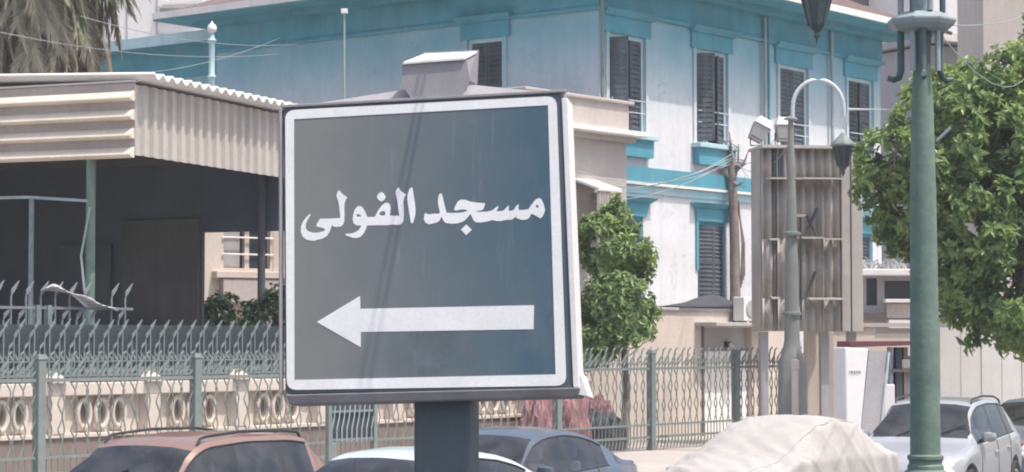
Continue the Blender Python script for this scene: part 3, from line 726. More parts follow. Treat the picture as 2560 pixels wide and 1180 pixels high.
def lam_ring(y, k=1.0, dz=0):
    c = (q['tl'][0] + q['tr'][0]) / 2
    return [(c + (q[n][0] - c) * k, y, q[n][1] + dz) for n in ('tl', 'ml', 'bl', 'br', 'mr', 'tr')]
r0, r1 = lam_ring(ya), lam_ring(yb, .97, .02); r1[0] = (q['tl'][0] + .045, yb, q['tl'][1] + .09); r1[5] = (q['tr'][0] + .015, yb, q['tr'][1] + .08)
MB(ST).add(r0 + r1, [(0, 1, 2, 3, 4, 5), (11, 10, 9, 8, 7, 6)] + [(i, (i + 1) % 6, 6 + (i + 1) % 6, 6 + i) for i in range(6)]).build('housing', 'signframe', lamp, bevel=.012)
ty = .004
MB(ST).hexa([(q['tl'][0] - .006, ya + .012, q['tl'][1] + ty), (q['tr'][0] + .006, ya + .012, q['tr'][1] + ty), (q['tr'][0] + .02, yb - .02, q['tr'][1] + .085), (q['tl'][0] + .045, yb - .02, q['tl'][1] + .095),
             (q['tl'][0] - .006, ya + .012, q['tl'][1] + ty + .01), (q['tr'][0] + .006, ya + .012, q['tr'][1] + ty + .01), (q['tr'][0] + .02, yb - .02, q['tr'][1] + .093), (q['tl'][0] + .045, yb - .02, q['tl'][1] + .103)]).build('lid', 'white', lamp)
for s_ in ('bl', 'br'):
    x, z = q[s_]
    MB(ST).box(x - .015, x + .015, -.2, -.08, z - .05, z + .06).build('bracket', 'signframe', lamp)

# overhead service cables; their shadows cross the sign
def sign_pt(px, py): x, z = sg(px, py); return s0 + SX * x + SZ * z
for (pa, pb_), h, lab in ((((1040, 262), (905, 935)), 1.3, 'left one of two black cables strung above the sign'), (((1056, 262), (927, 935)), 1.33, 'right one of two black cables strung above the sign')):
    l0, l1 = sign_pt(*pa), sign_pt(*pb_)
    nrm = (l1 - l0).cross(SUN).normalized()
    d = nrm.cross(Vector((0, 0, 1))).normalized()
    if d.y < 0: d = -d
    d = (d + SUN * .18).normalized()                   # climbs towards the villa roof
    p = l0 + SUN * h
    tag(MB().tube([p - Vector((d.x, d.y, -.05)) * 24, p - d * 2, p, p + d * 2, p + d * 47], .005, 6).build('overhead_cable', 'cable'), lab, 'cable', 'cables over the sign')

# ------------------------------------------------------------------ near green lamp post
lp0 = at(2311, 845, 15.7); lp0.z = 0
LP = thing('lamp_post', 'near green iron lamp post with ornate platform head', 'lamp post', lp0)
s_ = 5500 / 15.7
def zz(py): return HC + (845 - py) / s_
prof = [(.21, .0), (.21, .25), (.17, .32), (.165, 1.2), (.15, 1.26), (.15, zz(1178)), (.128, zz(1172)), (.128, zz(1163)), (.117, zz(1158)), (.117, zz(1150)), (.128, zz(1146)), (.128, zz(1138)), (.108, zz(1134)), (.1, zz(760)), (.092, zz(480)), (.078, zz(260)), (.066, zz(180)), (.055, zz(150)), (.03, zz(138))]
MB().lathe(prof, 24).build('shaft', 'polegreen', LP, smooth=35)
MB().lathe([(.062, zz(185)), (.062, zz(120)), (.075, zz(75)), (.16, zz(70))], 8, ph=.39).build('neck', 'poledark', LP)
MB().lathe([(.15, zz(78)), (.2, zz(72)), (.235, zz(62)), (.25, zz(52)), (.25, zz(46)), (.2, zz(38)), (.17, zz(30))], 8, ph=.39).build('platform', 'lampgrey', LP, bevel=.006)
for k in range(8):
    t = 2 * math.pi * k / 8 + .2; c, s2 = math.cos(t), math.sin(t)
    MB().tube([(.16 * c, .16 * s2, zz(30)), (.16 * c, .16 * s2, zz(-110))], .022, 8).build('column', 'poledark' if k % 2 else 'lampgrey', LP)
MB().lathe([(.07, zz(30)), (.085, zz(10)), (.06, zz(-5)), (.03, zz(-15))], 12).build('inner_dome', 'lampgrey', LP, smooth=60)
MB().lathe([(.22, zz(-110)), (.24, zz(-116)), (.2, zz(-140)), (.05, zz(-215)), (.02, zz(-250))], 8, ph=.39).build('lantern_roof', 'poledark', LP)
for k, t in enumerate((R(175), R(262), R(20), R(95))):
    c, s2 = math.cos(t), math.sin(t)
    MB().tube([(.15 * c, .15 * s2, zz(60)), (.15 * c, .15 * s2, zz(175)), (.165 * c, .165 * s2, zz(192)), (.20 * c, .20 * s2, zz(197)), (.245 * c, .245 * s2, zz(192))], [.026, .026, .026, .024, .02], 8).build('scroll_bracket', 'poledark' if k < 3 else 'lampgrey', LP, smooth=50)
for t in (R(318), R(230)):
    c, s2 = math.cos(t), math.sin(t)
    MB().tube([(.13 * c, .13 * s2, zz(70)), (.13 * c, .13 * s2, zz(178))], .02, 8).build('scroll_bracket', 'lampgrey', LP)
MB().tube([(.1, 0, zz(352)), (.2, -.02, zz(318))], .012, 6).build('side_stub', 'lampgrey', LP)
# side arm carrying a hanging lantern, arching over the top of the frame
lx = (2047 - 2311) / s_
arm = [(0, 0, zz(-215))]
for k in range(9):
    t = math.pi * k / 8
    arm.append((lx / 2 + (-lx / 2) * math.cos(t), 0, zz(-230) + .28 * math.sin(t)))
arm.append((lx, 0, zz(-120)))
MB().tube(arm, .018, 8).build('lantern_arm', 'poledark', LP, smooth=50)
def lantern(parent, c, s, m1='poledark', m2='lampgrey', glow='shutter'):
    x, y, z = c
    ln = MB().lathe([(.02 * s, .62 * s), (.05 * s, .58 * s), (.2 * s, .44 * s), (.23 * s, .40 * s), (.23 * s, .37 * s), (.19 * s, .36 * s)], 8, c).build('lantern', m2, parent)
    MB().lathe([(.185 * s, .36 * s), (.10 * s, .02 * s), (.05 * s, -.04 * s)], 8, c).build('lantern_glass', m1, ln)
    for k in range(8):
        t = 2 * math.pi * k / 8
        MB().tube([(x + .19 * s * math.cos(t), y + .19 * s * math.sin(t), z + .36 * s), (x + .10 * s * math.cos(t), y + .10 * s * math.sin(t), z)], .012 * s, 5).build('lantern_rib', 'poledark', ln)
    MB().lathe([(.10 * s, .0), (.06 * s, -.05 * s), (.03 * s, -.08 * s), (.045 * s, -.12 * s), (.012 * s, -.17 * s), (.006 * s, -.22 * s)], 10, c).build('lantern_finial', 'poledark', ln, smooth=50)
lantern(LP, (lx, 0, zz(62)), .58)

# ------------------------------------------------------------------ second lamp post with crook arm
DL = 45.0
l2 = at(1980, 845, DL); l2.z = .15
L2 = thing('lamp_post', 'grey green lamp post with hooped arm and hanging lantern before the tin tower', 'lamp post', l2)
k2 = 5500 / DL
def z2(py): return HC + (845 - py) / k2 - .15
MB().lathe([(.32, 0), (.32, .3), (.3, .34), (.29, z2(905)), (.2, z2(880)), (.16, z2(850)), (.14, z2(700)), (.1, z2(500)), (.075, z2(380)), (.065, z2(360)), (.055, z2(288))], 12).build('shaft', 'postgrey', L2, smooth=35)
MB().lathe([(.06, 0), (.14, .02), (.14, .05), (.06, .08)], 12, (0, 0, z2(300))).build('collar', 'lampgrey', L2)
rr = (2113 - 1985) / 2 / k2
arcp = [(.04, 0, z2(290))] + [(.04 + rr - rr * math.cos(math.pi * k / 14), 0, z2(268) + (z2(197) - z2(268)) * math.sin(math.pi * k / 14)) for k in range(15)] + [(.04 + 2 * rr, 0, z2(290))]
MB().tube(arcp, .045, 8).build('hoop_arm', 'silverpipe', L2, smooth=60)
lantern(L2, (.02 + 2 * rr, 0, z2(415)), 1.12, 'shutter', 'fence')
MB().tube([(.04 + 2 * rr, 0, z2(320)), (.13 + 2 * rr, 0, z2(272)), (.13 + 2 * rr + 1.02, 0, z2(272))], .03, 6).build('side_arm', 'silverpipe', L2)
for zk in (590, 790): MB().lathe([(.14, 0), (.2, .02), (.2, .07), (.14, .09)], 12, (0, 0, z2(zk))).build('collar', 'fence', L2)

# ------------------------------------------------------------------ corrugated tin tower on posts
DT = 48.5
t0 = at(2028, 845, DT); t0.z = .15
TW = thing('tin_tower', 'tall weathered corrugated tin tower with shelf ledges on posts', 'hoarding', t0, R(8))
kt = 5500 / DT
def zt(py): return HC + (845 - py) / kt - .15
def xt(px): return (px - 2028) / kt / math.cos(R(8))
def corr_sheet(name, px0, px1, py0, py1, y, pitch=.2, amp=.055, m='tin_tan'):
    x0, x1 = xt(px0), xt(px1); n = max(8, int((x1 - x0) / pitch * 8))
    b = MB().sheet(lambda s, t: Vector((x0 + (x1 - x0) * s, y - amp * math.cos(2 * math.pi * (x1 - x0) * s / pitch), zt(py1) + (zt(py0) - zt(py1)) * t)), n, 1)
    return b.build(name, m, TW, smooth=60, solid=.012)
for a, e_, y in ((1903, 1940, 0), (1940, 1988, -.06), (1988, 2012, 0), (2012, 2056, .03), (2056, 2102, .0)):
    for q0_, q1_ in ((368, 448), (449, 596), (597, 745), (746, 828)):
        corr_sheet('tin_sheet', a, e_, q0_, q1_, y + rnd.uniform(-.012, .012), m='tin_tan' if rnd.random() > .35 else 'tin')
for a, e_, y, m_ in ((2104, 2126, -.08, 'tin_tan'), (2128, 2156, -.11, 'tin_light')):
    MB().box(xt(a), xt(e_), y - .05, y + .45, zt(829), zt(372)).build('corner_board', m_, TW, bevel=.01)
MB().box(xt(1903), xt(2102), .1, .9, zt(828), zt(366)).build('core', 'tin_tan', TW)
MB().box(xt(1898), xt(2108), -.3, 1.0, zt(372), zt(365)).build('roof_ledge', 'tin_light', TW)
for a, e_, py, dp in ((1912, 1996, 447, .34), (1990, 2102, 446, .34), (1918, 1942, 598, .2), (1968, 2050, 594, .3), (2048, 2102, 597, .32), (2012, 2102, 746, .3), (1922, 1942, 744, .2)):
    dp *= 1.3
    MB().hexa([(xt(a), -dp, zt(py) - .04), (xt(e_), -dp, zt(py) - .04), (xt(e_), -.05, zt(py) - .02), (xt(a), -.05, zt(py) - .02), (xt(a), -dp, zt(py) - .005), (xt(e_), -dp, zt(py) - .005), (xt(e_), -.05, zt(py) + .015), (xt(a), -.05, zt(py) + .015)]).build('ledge', 'tin_light', TW)
MB().box(xt(1932), xt(1956), -.1, .1, zt(440), zt(388)).box(xt(1962), xt(1972), -.1, .1, zt(440), zt(390)).build('niche', 'darkbrown', TW)
for a in (1915, 2070, 2140): MB().box(xt(a) - .09, xt(a) + .09, .2, .4, 0, zt(829)).build('leg', 'greywall', TW)
for a, b_, c, d in ((2040, 590, 2012, 535), (2042, 520, 2014, 590), (2036, 680, 2014, 742)):
    MB().tube([(xt(a), -.1, zt(b_)), (xt(c), -.12, zt(d))], .035, 5).build('strut', 'darkbrown', TW)
MB().lathe([(.02, 0), (.13, .03), (.15, .05), (.02, .05)], 12, (xt(1990), -.4, zt(545))).build('dish', 'white', TW)
MB().tube([(xt(1990), -.4, zt(800)), (xt(1990), -.4, zt(545))], .02, 6).build('cable_pipe', 'black', TW)
for (px, ry, lab) in ((1900, 28, 'tilted grey floodlight on the left of the tin tower roof'), (1962, 0, 'upright grey floodlight with pale top on the tin tower roof')):
    f = thing('floodlight', lab, 'floodlight', t0 + Vector(((px - 2028) / kt, -.1, zt(366))), R(4), 'floodlights on the tin tower')
    Mx = Matrix.Rotation(R(ry), 3, 'Y')
    TT = lambda p, Mx=Mx: Mx @ Vector((p.x, p.y, p.z - .3)) + Vector((0, 0, .34))
    MB(TT).taper(-.15, .15, -.14, .14, .06, .42, -.04, -.03).build('housing', 'greywall', f, bevel=.015)
    MB(TT).taper(-.2, .2, -.19, .19, .425, .6, .05, .07).build('hood', 'white', f, bevel=.01)
    MB(TT).box(-.14, .14, -.146, -.141, .1, .38).build('lens', 'shutter', f)
    MB().tube([(-.2, 0, .3), (-.2, 0, .02), (.2, 0, .02), (.2, 0, .3)], .018, 6).build('bracket', 'black', f)

# ------------------------------------------------------------------ trees
def leaf_mat(name, c1, c2):
    def ex(N, L, tc, c, mix, noise_n, rng):
        f = rng(noise_n(1.4, 3).outputs[0], 0, 1, .35, .68)
        c2_ = mix('MIX', c1, c2, f.outputs[0])
        g_ = rng(noise_n(16, 2).outputs[0], .7, 1.35, .3, .7)
        k = N.new('ShaderNodeCombineColor')
        for i in range(3): L.new(g_.outputs[0], k.inputs[i])
        return mix('MULTIPLY', c2_, k.outputs[0], 1.0)
    return mat(name, c1, .42, 0, 1, fine=0, extra=ex, trans=.36, spec=.45)
M['leaf'] = leaf_mat('ficus_leaf', (0.11, 0.20, 0.07), (0.40, 0.51, 0.18))
M['leaf2'] = leaf_mat('shrub_leaf', (0.13, 0.22, 0.085), (0.38, 0.49, 0.19))
M['leafd'] = leaf_mat('dark_leaf', (0.03, 0.06, 0.035), (0.07, 0.11, 0.055))
def leaf_quad(b, p, d, nrm, L, W):
    sd = d.cross(nrm).normalized() * W; up = nrm * (W * .35)
    tip = p + d * L - nrm * (L * .18); mid = p + d * (L * .45)
    b.add([p, mid + sd + up, tip, mid - sd + up], [(0, 1, 2), (0, 2, 3)])
def spray(r, size, n):
    """a tuft of leaves round a twig end, pointing along +z"""
    b = MB()
    for i in range(n):
        a = r.uniform(0, 2 * math.pi); el = r.uniform(-.5, .8)
        d = Vector((math.cos(a) * math.cos(el), math.sin(a) * math.cos(el), math.sin(el))).normalized()
        nrm = (Vector((0, 0, 1)) - d * d.z + Vector((r.uniform(-.4, .4), r.uniform(-.4, .4), .2))).normalized()
        leaf_quad(b, Vector((r.uniform(-.03, .03), r.uniform(-.03, .03), r.uniform(-.1, .12))) * size * 4, d, nrm, size * r.uniform(.75, 1.3), size * r.uniform(.2, .3))
    return b
def tree(name, label, base, blobs, n_sp, n_part, size, m, trunk_r, seed, trunk_top, group=None, gap=-.05):
    r = random.Random(seed)
    t = thing(name, label, 'tree', base, 0, group)
    # trunk and limbs
    pts = [Vector((0, 0, 0)), Vector((.05, .04, trunk_top * .5)), Vector((0, .1, trunk_top))]
    MB().tube(pts, [trunk_r, trunk_r * .8, trunk_r * .65], 9).build('trunk', 'bark', t, smooth=60)
    for c, rad in blobs:
        c = Vector(c)
        mid = pts[2].lerp(c, .5) + Vector((r.uniform(-.2, .2), r.uniform(-.2, .2), .2))
        MB().tube([pts[2] - Vector((0, 0, .1)), mid, c], [trunk_r * .45, trunk_r * .28, .02], 6).build('limb', 'bark', t, smooth=60)
    sprays = []
    tot = sum(q.x * q.y * q.z for _, q in [(0, Vector(rad)) for _, rad in blobs])
    for c, rad in blobs:
        c, rad = Vector(c), Vector(rad)
        n = int(n_sp * rad.x * rad.y * rad.z / tot)
        k = 0
        while k < n:
            d = Vector((r.gauss(0, 1), r.gauss(0, 1), r.gauss(0, 1))).normalized()
            rr_ = r.random() ** .28
            q_ = c + Vector((d.x * rad.x, d.y * rad.y, d.z * rad.z)) * rr_ * (1 + .25 * noise.noise(d * 2.3 + c))
            if noise.noise(q_ * 1.7 + Vector((seed, 0, 0))) < gap: 
                k += .5; continue
            k += 1
            o_ = (d + Vector((0, 0, .45)) + Vector((r.uniform(-.5, .5), r.uniform(-.5, .5), r.uniform(-.3, .5)))).normalized()
            sprays.append((q_, o_, r.uniform(.55, 1.45)))
    # nearest to the viewer first: those are single parts
    cam_l = Vector((0, 0, HC)) - Vector(base)
    sprays.sort(key=lambda s: (s[0] - cam_l).length)
    variants = [spray(random.Random(seed * 10 + i), size, 13) for i in range(5)]
    protos = []
    for i in range(5):
        protos.append(variants[i].build('leaf_cluster', m, t))
    big = MB()
    for i, (p, d, s2) in enumerate(sprays):
        rot = d.to_track_quat('Z', 'Y') @ Matrix.Rotation(r.uniform(0, 6.28), 3, 'Z').to_quaternion()
        if i < n_part:
            o = protos[i] if i < 5 else inst(protos[i % 5], t)
            o.location = p; o.rotation_euler = rot.to_euler(); o.scale = (s2, s2, s2)
        else:
            v = variants[r.randrange(5)]
            big.add([p + rot @ (Vector(q2) * s2) for q2 in v.v], v.f)
    stuff(big.build('foliage', m, t))
    for i in range(0, min(len(sprays), 1400), 24):
        p, d, s2 = sprays[i]
        MB().tube([p - d * .55 + Vector((0, 0, -.12)), p - d * .2, p + d * .16], [.014, .01, .004], 5).build('twig', 'bark', t)
    return t
DTR = 43.0
def rel(px, py, D, base): return at(px, py, D) - base
bt = at(2640, 845, DTR); bt.z = .15
tree('street_tree', 'big leafy green street tree rising at the right behind the near lamp post', bt,
     [(rel(2430, 330, DTR, bt), (1.5, 1.4, 1.45)), (rel(2255, 410, DTR - .4, bt), (.95, 1.0, 1.0)), (rel(2440, 560, DTR, bt), (1.55, 1.5, 1.35)), (rel(2570, 250, DTR, bt), (.9, 1.2, 1.35)), (rel(2260, 540, DTR, bt), (.75, .9, .75)), (rel(2560, 740, DTR - .3, bt), (1.2, 1.2, 1.15)), (rel(2400, 690, DTR, bt), (.8, .9, .85)), (rel(2500, 800, DTR - .3, bt), (.8, .9, .65)), (rel(2190, 470, DTR, bt), (.5, .6, .6)), (rel(2640, 480, DTR, bt), (1.4, 1.4, 1.8))],
     5200, 280, .165, 'leaf', .17, 3, 3.2)
bs = at(1560, 845, 48.4); bs.z = .15
tree('garden_tree', 'compact bright green tree between the sign and the white villa', bs,
     [(rel(1540, 760, 48.2, bs), (.85, .8, 1.0)), (rel(1510, 610, 48.3, bs), (.62, .65, .75)), (rel(1570, 650, 48.3, bs), (.6, .6, .75)), (rel(1495, 835, 48.2, bs), (.8, .7, .75)), (rel(1570, 840, 48.0, bs), (.55, .6, .5)), (rel(1535, 545, 48.3, bs), (.35, .35, .5))],
     2600, 260, .14, 'leaf2', .11, 5, 2.2, gap=-.2)
for i, (px, py, D, rx, rz, lab) in enumerate(((690, 770, 44.5, .55, .5, 'dark shrub beside the canopy post left of the sign'), (560, 790, 47.5, .6, .5, 'dusty shrub behind the railing under the canopy'))):
    bb = at(px, 845, D); bb.z = .15
    tree('shrub', lab, bb, [(rel(px, py, D, bb), (rx, .5, rz)), (rel(px - 30, py + 30, D, bb), (rx * .8, .5, rz))], 420, 60, .11, 'leafd', .05, 20 + i, 1.2, 'garden shrubs')

# bare dead tree in front of the villa, catching service cables
bd = uv(on_v(1838, 30.9), 30.9, 3.24); DD = bd.y
dt = thing('dead_tree', 'bare grey dead climber trunk against the white villa wall above the guard room', 'tree', bd)
rel2 = lambda px, py, dy=0: at(px, py, DD + dy) - bd
MB().tube([Vector((0, 0, -.03)), rel2(1838, 735), rel2(1836, 600), rel2(1832, 480), rel2(1828, 400)], [.17, .14, .13, .12, .09], 9).build('trunk', 'bark', dt, smooth=60)
rb = random.Random(4)
for px, py in ((1800, 372), (1812, 352), (1846, 360), (1862, 410), (1788, 415), (1870, 380), (1824, 335), (1858, 455), (1795, 395)):
    a = rel2(1829 + rb.uniform(-4, 4), rb.uniform(405, 500)); e_ = rel2(px, py, rb.uniform(-.3, .1))
    m_ = a.lerp(e_, .55) + Vector((rb.uniform(-.08, .08), rb.uniform(-.1, .1), rb.uniform(-.15, .05)))
    MB().tube([a, m_, e_], [.06, .038, .012], 6).build('branch', 'bark', dt, smooth=60)
    for k in range(3):
        s1 = m_.lerp(e_, rb.random()); MB().tube([s1, s1 + Vector((rb.uniform(-.3, .3), rb.uniform(-.2, .2), rb.uniform(-.1, .3)))], [.018, .006], 5).build('twig', 'bark', dt)
for i in range(4):
    a = rel2(1846, 500 + i * 8); e_ = rel2(1852 + 3 * i, 720 - 10 * i)
    MB().tube([a, a.lerp(e_, .5) + Vector((.06, -.1, 0)), e_], .025, 5).build('hanging_stem', 'bark', dt)
for i, (ax_, ay_, az_, bx_, by_, bz_) in enumerate(((1828, 395, 53, 1440, 470, 50.2), (1828, 400, 53, 1440, 500, 50.1), (1826, 410, 53, 1440, 425, 50.2), (1830, 385, 53, 1440, 450, 50.3), (1832, 392, 53, 1960, 300, 49), (1834, 400, 53, 1990, 330, 46), (1830, 378, 53, 1985, 440, 48.6))):
    a, e_ = at(ax_, ay_, az_), at(bx_, by_, bz_)
    pts = [a.lerp(e_, t / 10) - Vector((0, 0, (.28 + .05 * i) * 4 * (t / 10) * (1 - t / 10))) for t in range(11)]
    tag(MB().tube(pts, .009, 5).build('service_cable', 'lampgrey'), ('third highest of four thin cables from the dead climber to the annex', 'lowest of four thin cables from the dead climber to the annex', 'highest of four thin cables from the dead climber to the annex', 'second highest of four thin cables from the dead climber to the annex', 'thin cable from the dead climber up to the floodlights', 'thin cable from the dead climber to the hooped lamp post', 'thin cable from the dead climber into the side of the tin tower')[i], 'cable', 'service cables at the dead climber')

# ------------------------------------------------------------------ palms with dead skirts
def frond_mesh(r, L, m, droop):
    b = MB(); n = 12; pts = []
    for i in range(n + 1):
        t = i / n; a = droop * t
        pts.append(Vector((L * t * math.cos(a * .55) * .8, 0, -L * t * math.sin(a * .8))))
    b.tube(pts, [.03 * (1 - .8 * i / n) for i in range(n + 1)], 5)
    for i in range(46):
        t = .12 + .86 * i / 46; k = min(n - 1, int(t * n)); p = pts[k].lerp(pts[k + 1], t * n - k); d = (pts[k + 1] - pts[k]).normalized()
        for s2 in (-1, 1):
            l = .55 * math.sin(math.pi * min(1, .25 + .75 * t)) * r.uniform(.7, 1.15)
            q_ = d * .75 + Vector((0, s2 * r.uniform(.35, .75), -.25)); q_.normalize()
            w_ = Vector((0, 0, 1)).cross(q_).normalized() * .022
            e_ = p + q_ * l + Vector((0, 0, -.22 * l))
            b.add([p - w_, p + w_, p + q_ * l * .6 + w_ * .7, e_, p + q_ * l * .6 - w_ * .7], [(0, 1, 2, 3, 4)])
    return b
M['deadfrond'] = mat('dead_frond', (0.36, 0.33, 0.265), .9, .3, 2.0, rand=.35, trans=.15)
M['greyfrond'] = mat('grey_green_frond', (0.31, 0.335, 0.225), .8, .25, 2.0, rand=.3, trans=.2)
for pi_, (px, D, lab) in enumerate(((70, 51.0, 'palm with shaggy grey dead fronds at the top left corner'), (180, 53.5, 'second shaggy palm, right of the corner palm, before the teal wing'))):
    bp_ = at(px, 845, D); bp_.z = .15
    pt = thing('palm_tree', lab, 'palm tree', bp_, 0, 'shaggy palms')
    H_ = HC + (845 + 130) * D / F
    MB().tube([(0, 0, 0), (.05, 0, H_ * .5), (0, 0, H_)], [.3, .24, .22], 12).build('trunk', 'bark', pt, smooth=60)
    rp = random.Random(40 + pi_)
    pro = [frond_mesh(rp, 2.4, None, 1.15).build('dead_frond', 'deadfrond', pt), frond_mesh(rp, 2.0, None, 1.35).build('dead_frond', 'deadfrond', pt), frond_mesh(rp, 2.6, None, .75).build('frond', 'greyfrond', pt)]
    for i in range(130):
        a = rp.uniform(0, 6.283); kind = 2 if i % 3 == 0 else i % 2
        zf = H_ - (rp.uniform(0, .3) if kind == 2 else rp.uniform(.1, 2.3))
        o = pro[(0, 1, 2)[i]] if i < 3 else inst(pro[kind], pt)
        if i < 3: kind = i
        ry = rp.uniform(-.2, .5) if kind == 2 else rp.uniform(.25, .75)
        o.location = (.2 * math.cos(a), .2 * math.sin(a), zf); o.rotation_euler = (rp.uniform(-.5, .5), ry, a); s2 = rp.uniform(.6, 1.0); o.scale = (s2, s2, s2)

# ------------------------------------------------------------------ cars
def lerp_keys(keys, x):
    for (a, p), (b_, q_) in zip(keys, keys[1:]):
        if x <= b_: return p + (q_ - p) * (x - a) / (b_ - a) if b_ > a else q_
    return keys[-1][1]
def paint(name, c, rough=.3, metal=.0): return mat(name, c, rough, .06, 1.5, metal=metal, coat=.7, fine=.02, streak=.2, dirt=(.30, .27, .25))
def car(label, group, u, v, sp_, yaw=0.0):
    L, W, H = sp_['L'], sp_['W'] / 2, sp_['H']
    root = thing('parked_car', label, 'car', uv(u, v), UA + math.pi + yaw, group)     # +x is the nose
    N = 84
    fx = [i / N for i in range(N + 1)]
    def curve(keys, passes=2):
        a = [lerp_keys(keys, x) for x in fx]
        for _ in range(passes):
            a = [a[0]] + [(a[i - 1] + 2 * a[i] + a[i + 1]) / 4 for i in range(1, N)] + [a[-1]]
        return a
    zr, zb_, wd = curve(sp_['roof'], 3), curve(sp_['belt']), curve([(0, .66), (.03, .82), (.1, .95), (.25, .99), (.5, 1), (.8, .98), (.93, .93), (.98, .82), (1, .7)])
    xw = sp_.get('wheels', (.18, .80)); RW = sp_.get('rw', .31)
    rows = []
    for i, f in enumerate(fx):
        x = L / 2 - f * L; w_ = W * wd[i]; zb = min(zb_[i], zr[i] - .02); zt_ = zr[i]; h = zt_ - zb; k = min(1, h / .45)
        zs = .24 + (.12 if f < .02 or f > .98 else 0)
        for xc in xw:
            dx = (f - xc) * L
            if abs(dx) < RW + .06: zs = max(zs, RW + math.sqrt(max(0, (RW + .06) ** 2 - dx * dx)))
        zs = min(zs, zb - .08)
        t1 = .93 - .21 * k; t2 = .93 - .26 * k - (0 if k > .3 else .05)
        rows.append([(x, .84 * w_, zs), (x, .985 * w_, zs + .02), (x, 1.0 * w_, zs + (zb - zs) * .5), (x, .995 * w_, zs + (zb - zs) * .78), (x, .965 * w_, zb - .01), (x, .93 * w_, zb + .012 * k),
                     (x, t1 * w_, zt_ - .095 * k - .004), (x, t2 * w_, zt_ - .042 * k - .002), (x, t2 * w_ * .6, zt_ - .012 * k), (x, 0, zt_)])
    nP = 10
    groups = {}
    def put(gname, quad):
        groups.setdefault(gname, []).append(quad)
    c0, c1 = sp_['shield']; r0_, r1_ = sp_['rear']
    for i in range(N):
        f = (fx[i] + fx[i + 1]) / 2
        for j in range(nP - 1):
            q0_, q1_, q2_, q3_ = rows[i][j], rows[i + 1][j], rows[i + 1][j + 1], rows[i][j + 1]
            gname = 'body'
            if c0 < f < c1 and j in (7, 8): gname = 'windscreen'
            elif r0_ < f < r1_ and j in (7, 8): gname = 'rear_window'
            elif j == 5 and any(a < f < b_ for a, b_ in sp_['side']): gname = 'side%d' % [n_ for n_, (a, b_) in enumerate(sp_['side']) if a < f < b_][0]
            elif j == 5 and sp_['side'][0][0] < f < sp_['side'][-1][1]: gname = 'sidep%d' % sum(b_ < f for a, b_ in sp_['side'])
            for s in (1, -1):
                quad = [(p[0], p[1] * s, p[2]) for p in (q0_, q1_, q2_, q3_)]
                put(gname + (('L' if s > 0 else 'R') if gname.startswith('side') else ''), quad if s > 0 else quad[::-1])
    for s in (1, -1):          # underbody
        for i in range(N):
            a, b_ = rows[i][0], rows[i + 1][0]
            quad = [(a[0], a[1] * s, a[2]), (a[0], 0, a[2]), (b_[0], 0, b_[2]), (b_[0], b_[1] * s, b_[2])]
            put('underbody', quad)
    for i in (0, N):
        half = [p for p in rows[i]]
        put('body', [(p[0], p[1], p[2]) for p in half] + [(p[0], -p[1], p[2]) for p in half[::-1][1:]] + [(half[0][0], 0, half[0][2])])
    body = None
    for gname, quads in groups.items():
        b = MB(); idx = {}
        for quad in quads:
            f = []
            for p in quad:
                kk = (round(p[0], 4), round(p[1], 4), round(p[2], 4))
                if kk not in idx: idx[kk] = len(b.v); b.v.append(p)
                if idx[kk] not in f: f.append(idx[kk])
            if len(f) > 2: b.f.append(tuple(f))
        nm = 'pillar_trim' if gname.startswith('sidep') else ('side_window' if gname.startswith('side') else gname)
        o = b.build(nm, sp_['paint'] if gname == 'body' else ('black' if nm in ('underbody', 'pillar_trim') else 'carglass'), root, smooth=38)
        if gname == 'body': body = o
    # rubber seals round the glass, drawn as thin raised strips along the roof edge and waistline
    for s in (1, -1):
        a_, e2 = sp_['side'][0][0], sp_['side'][-1][1]
        pts = [(rows[i][5][0], s * (rows[i][5][1] + .004), rows[i][5][2]) for i in range(N + 1) if a_ <= fx[i] <= e2]
        MB().tube(pts, .011, 5).build('waist_seal', 'black', root)
        pts = [(rows[i][6][0], s * (rows[i][6][1] + .004), rows[i][6][2]) for i in range(N + 1) if a_ <= fx[i] <= e2]
        MB().tube(pts, .009, 5).build('window_seal', 'black', root)
        fm = sp_['side'][0][0] + .035
        i = int(fm * N); p = rows[i][5]
        mb = MB(); mb.lathe([(.0, -.075), (.075, -.06), (.1, 0), (.085, .06), (.0, .08)], 12)
        mr = mb.build('mirror', sp_['paint'], root, smooth=60); mr.location = (p[0] - .06, s * (p[1] + .13), p[2] + .09); mr.scale = (.6, 1.15, .95)
        MB().tube([(p[0] - .06, s * (p[1] - .01), p[2] + .03), (p[0] - .06, s * (p[1] + .1), p[2] + .06)], .022, 6).build('mirror_arm', 'black', root)
        for fd in sp_['handles']:
            i = int(fd * N); p = rows[i][3]; MB().tube([(p[0] + .09, s * (p[1] + .012), p[2]), (p[0], s * (p[1] + .03), p[2] + .004), (p[0] - .09, s * (p[1] + .012), p[2])], .014, 6).build('door_handle', sp_['paint'], root)
        for fd in sp_['seams']:
            i = int(fd * N); pts = [(rows[i][j][0], s * (rows[i][j][1] + .0015), rows[i][j][2]) for j in (1, 2, 3, 4, 5)]
            MB().tube(pts, .006, 4).build('door_seam', 'black', root)
        for fd, nm, mm in ((.045, 'headlight', 'lightglass'), (.965, 'tail_light', 'redglass')):
            i = int(fd * N); p = rows[i][4]
            hl = MB().lathe([(0, -.09), (.08, -.07), (.11, 0), (.08, .07), (0, .09)], 12).build(nm, mm, root, smooth=60)
            hl.location = (p[0] + (.02 if nm == 'headlight' else -.02), s * (p[1] - .06), p[2] - .09); hl.scale = (.9, 1.3, .8)
    # cabin: floor tub, dashboard, seats, steering wheel
    xa_, xb_ = L / 2 - c0 * L, L / 2 - r1_ * L
    bz = lerp_keys(sp_['belt'], .5)
    MB().box(xb_ + .15, xa_ - .1, -W * .86, W * .86, .3, .5).build('cabin_floor', 'black', root)
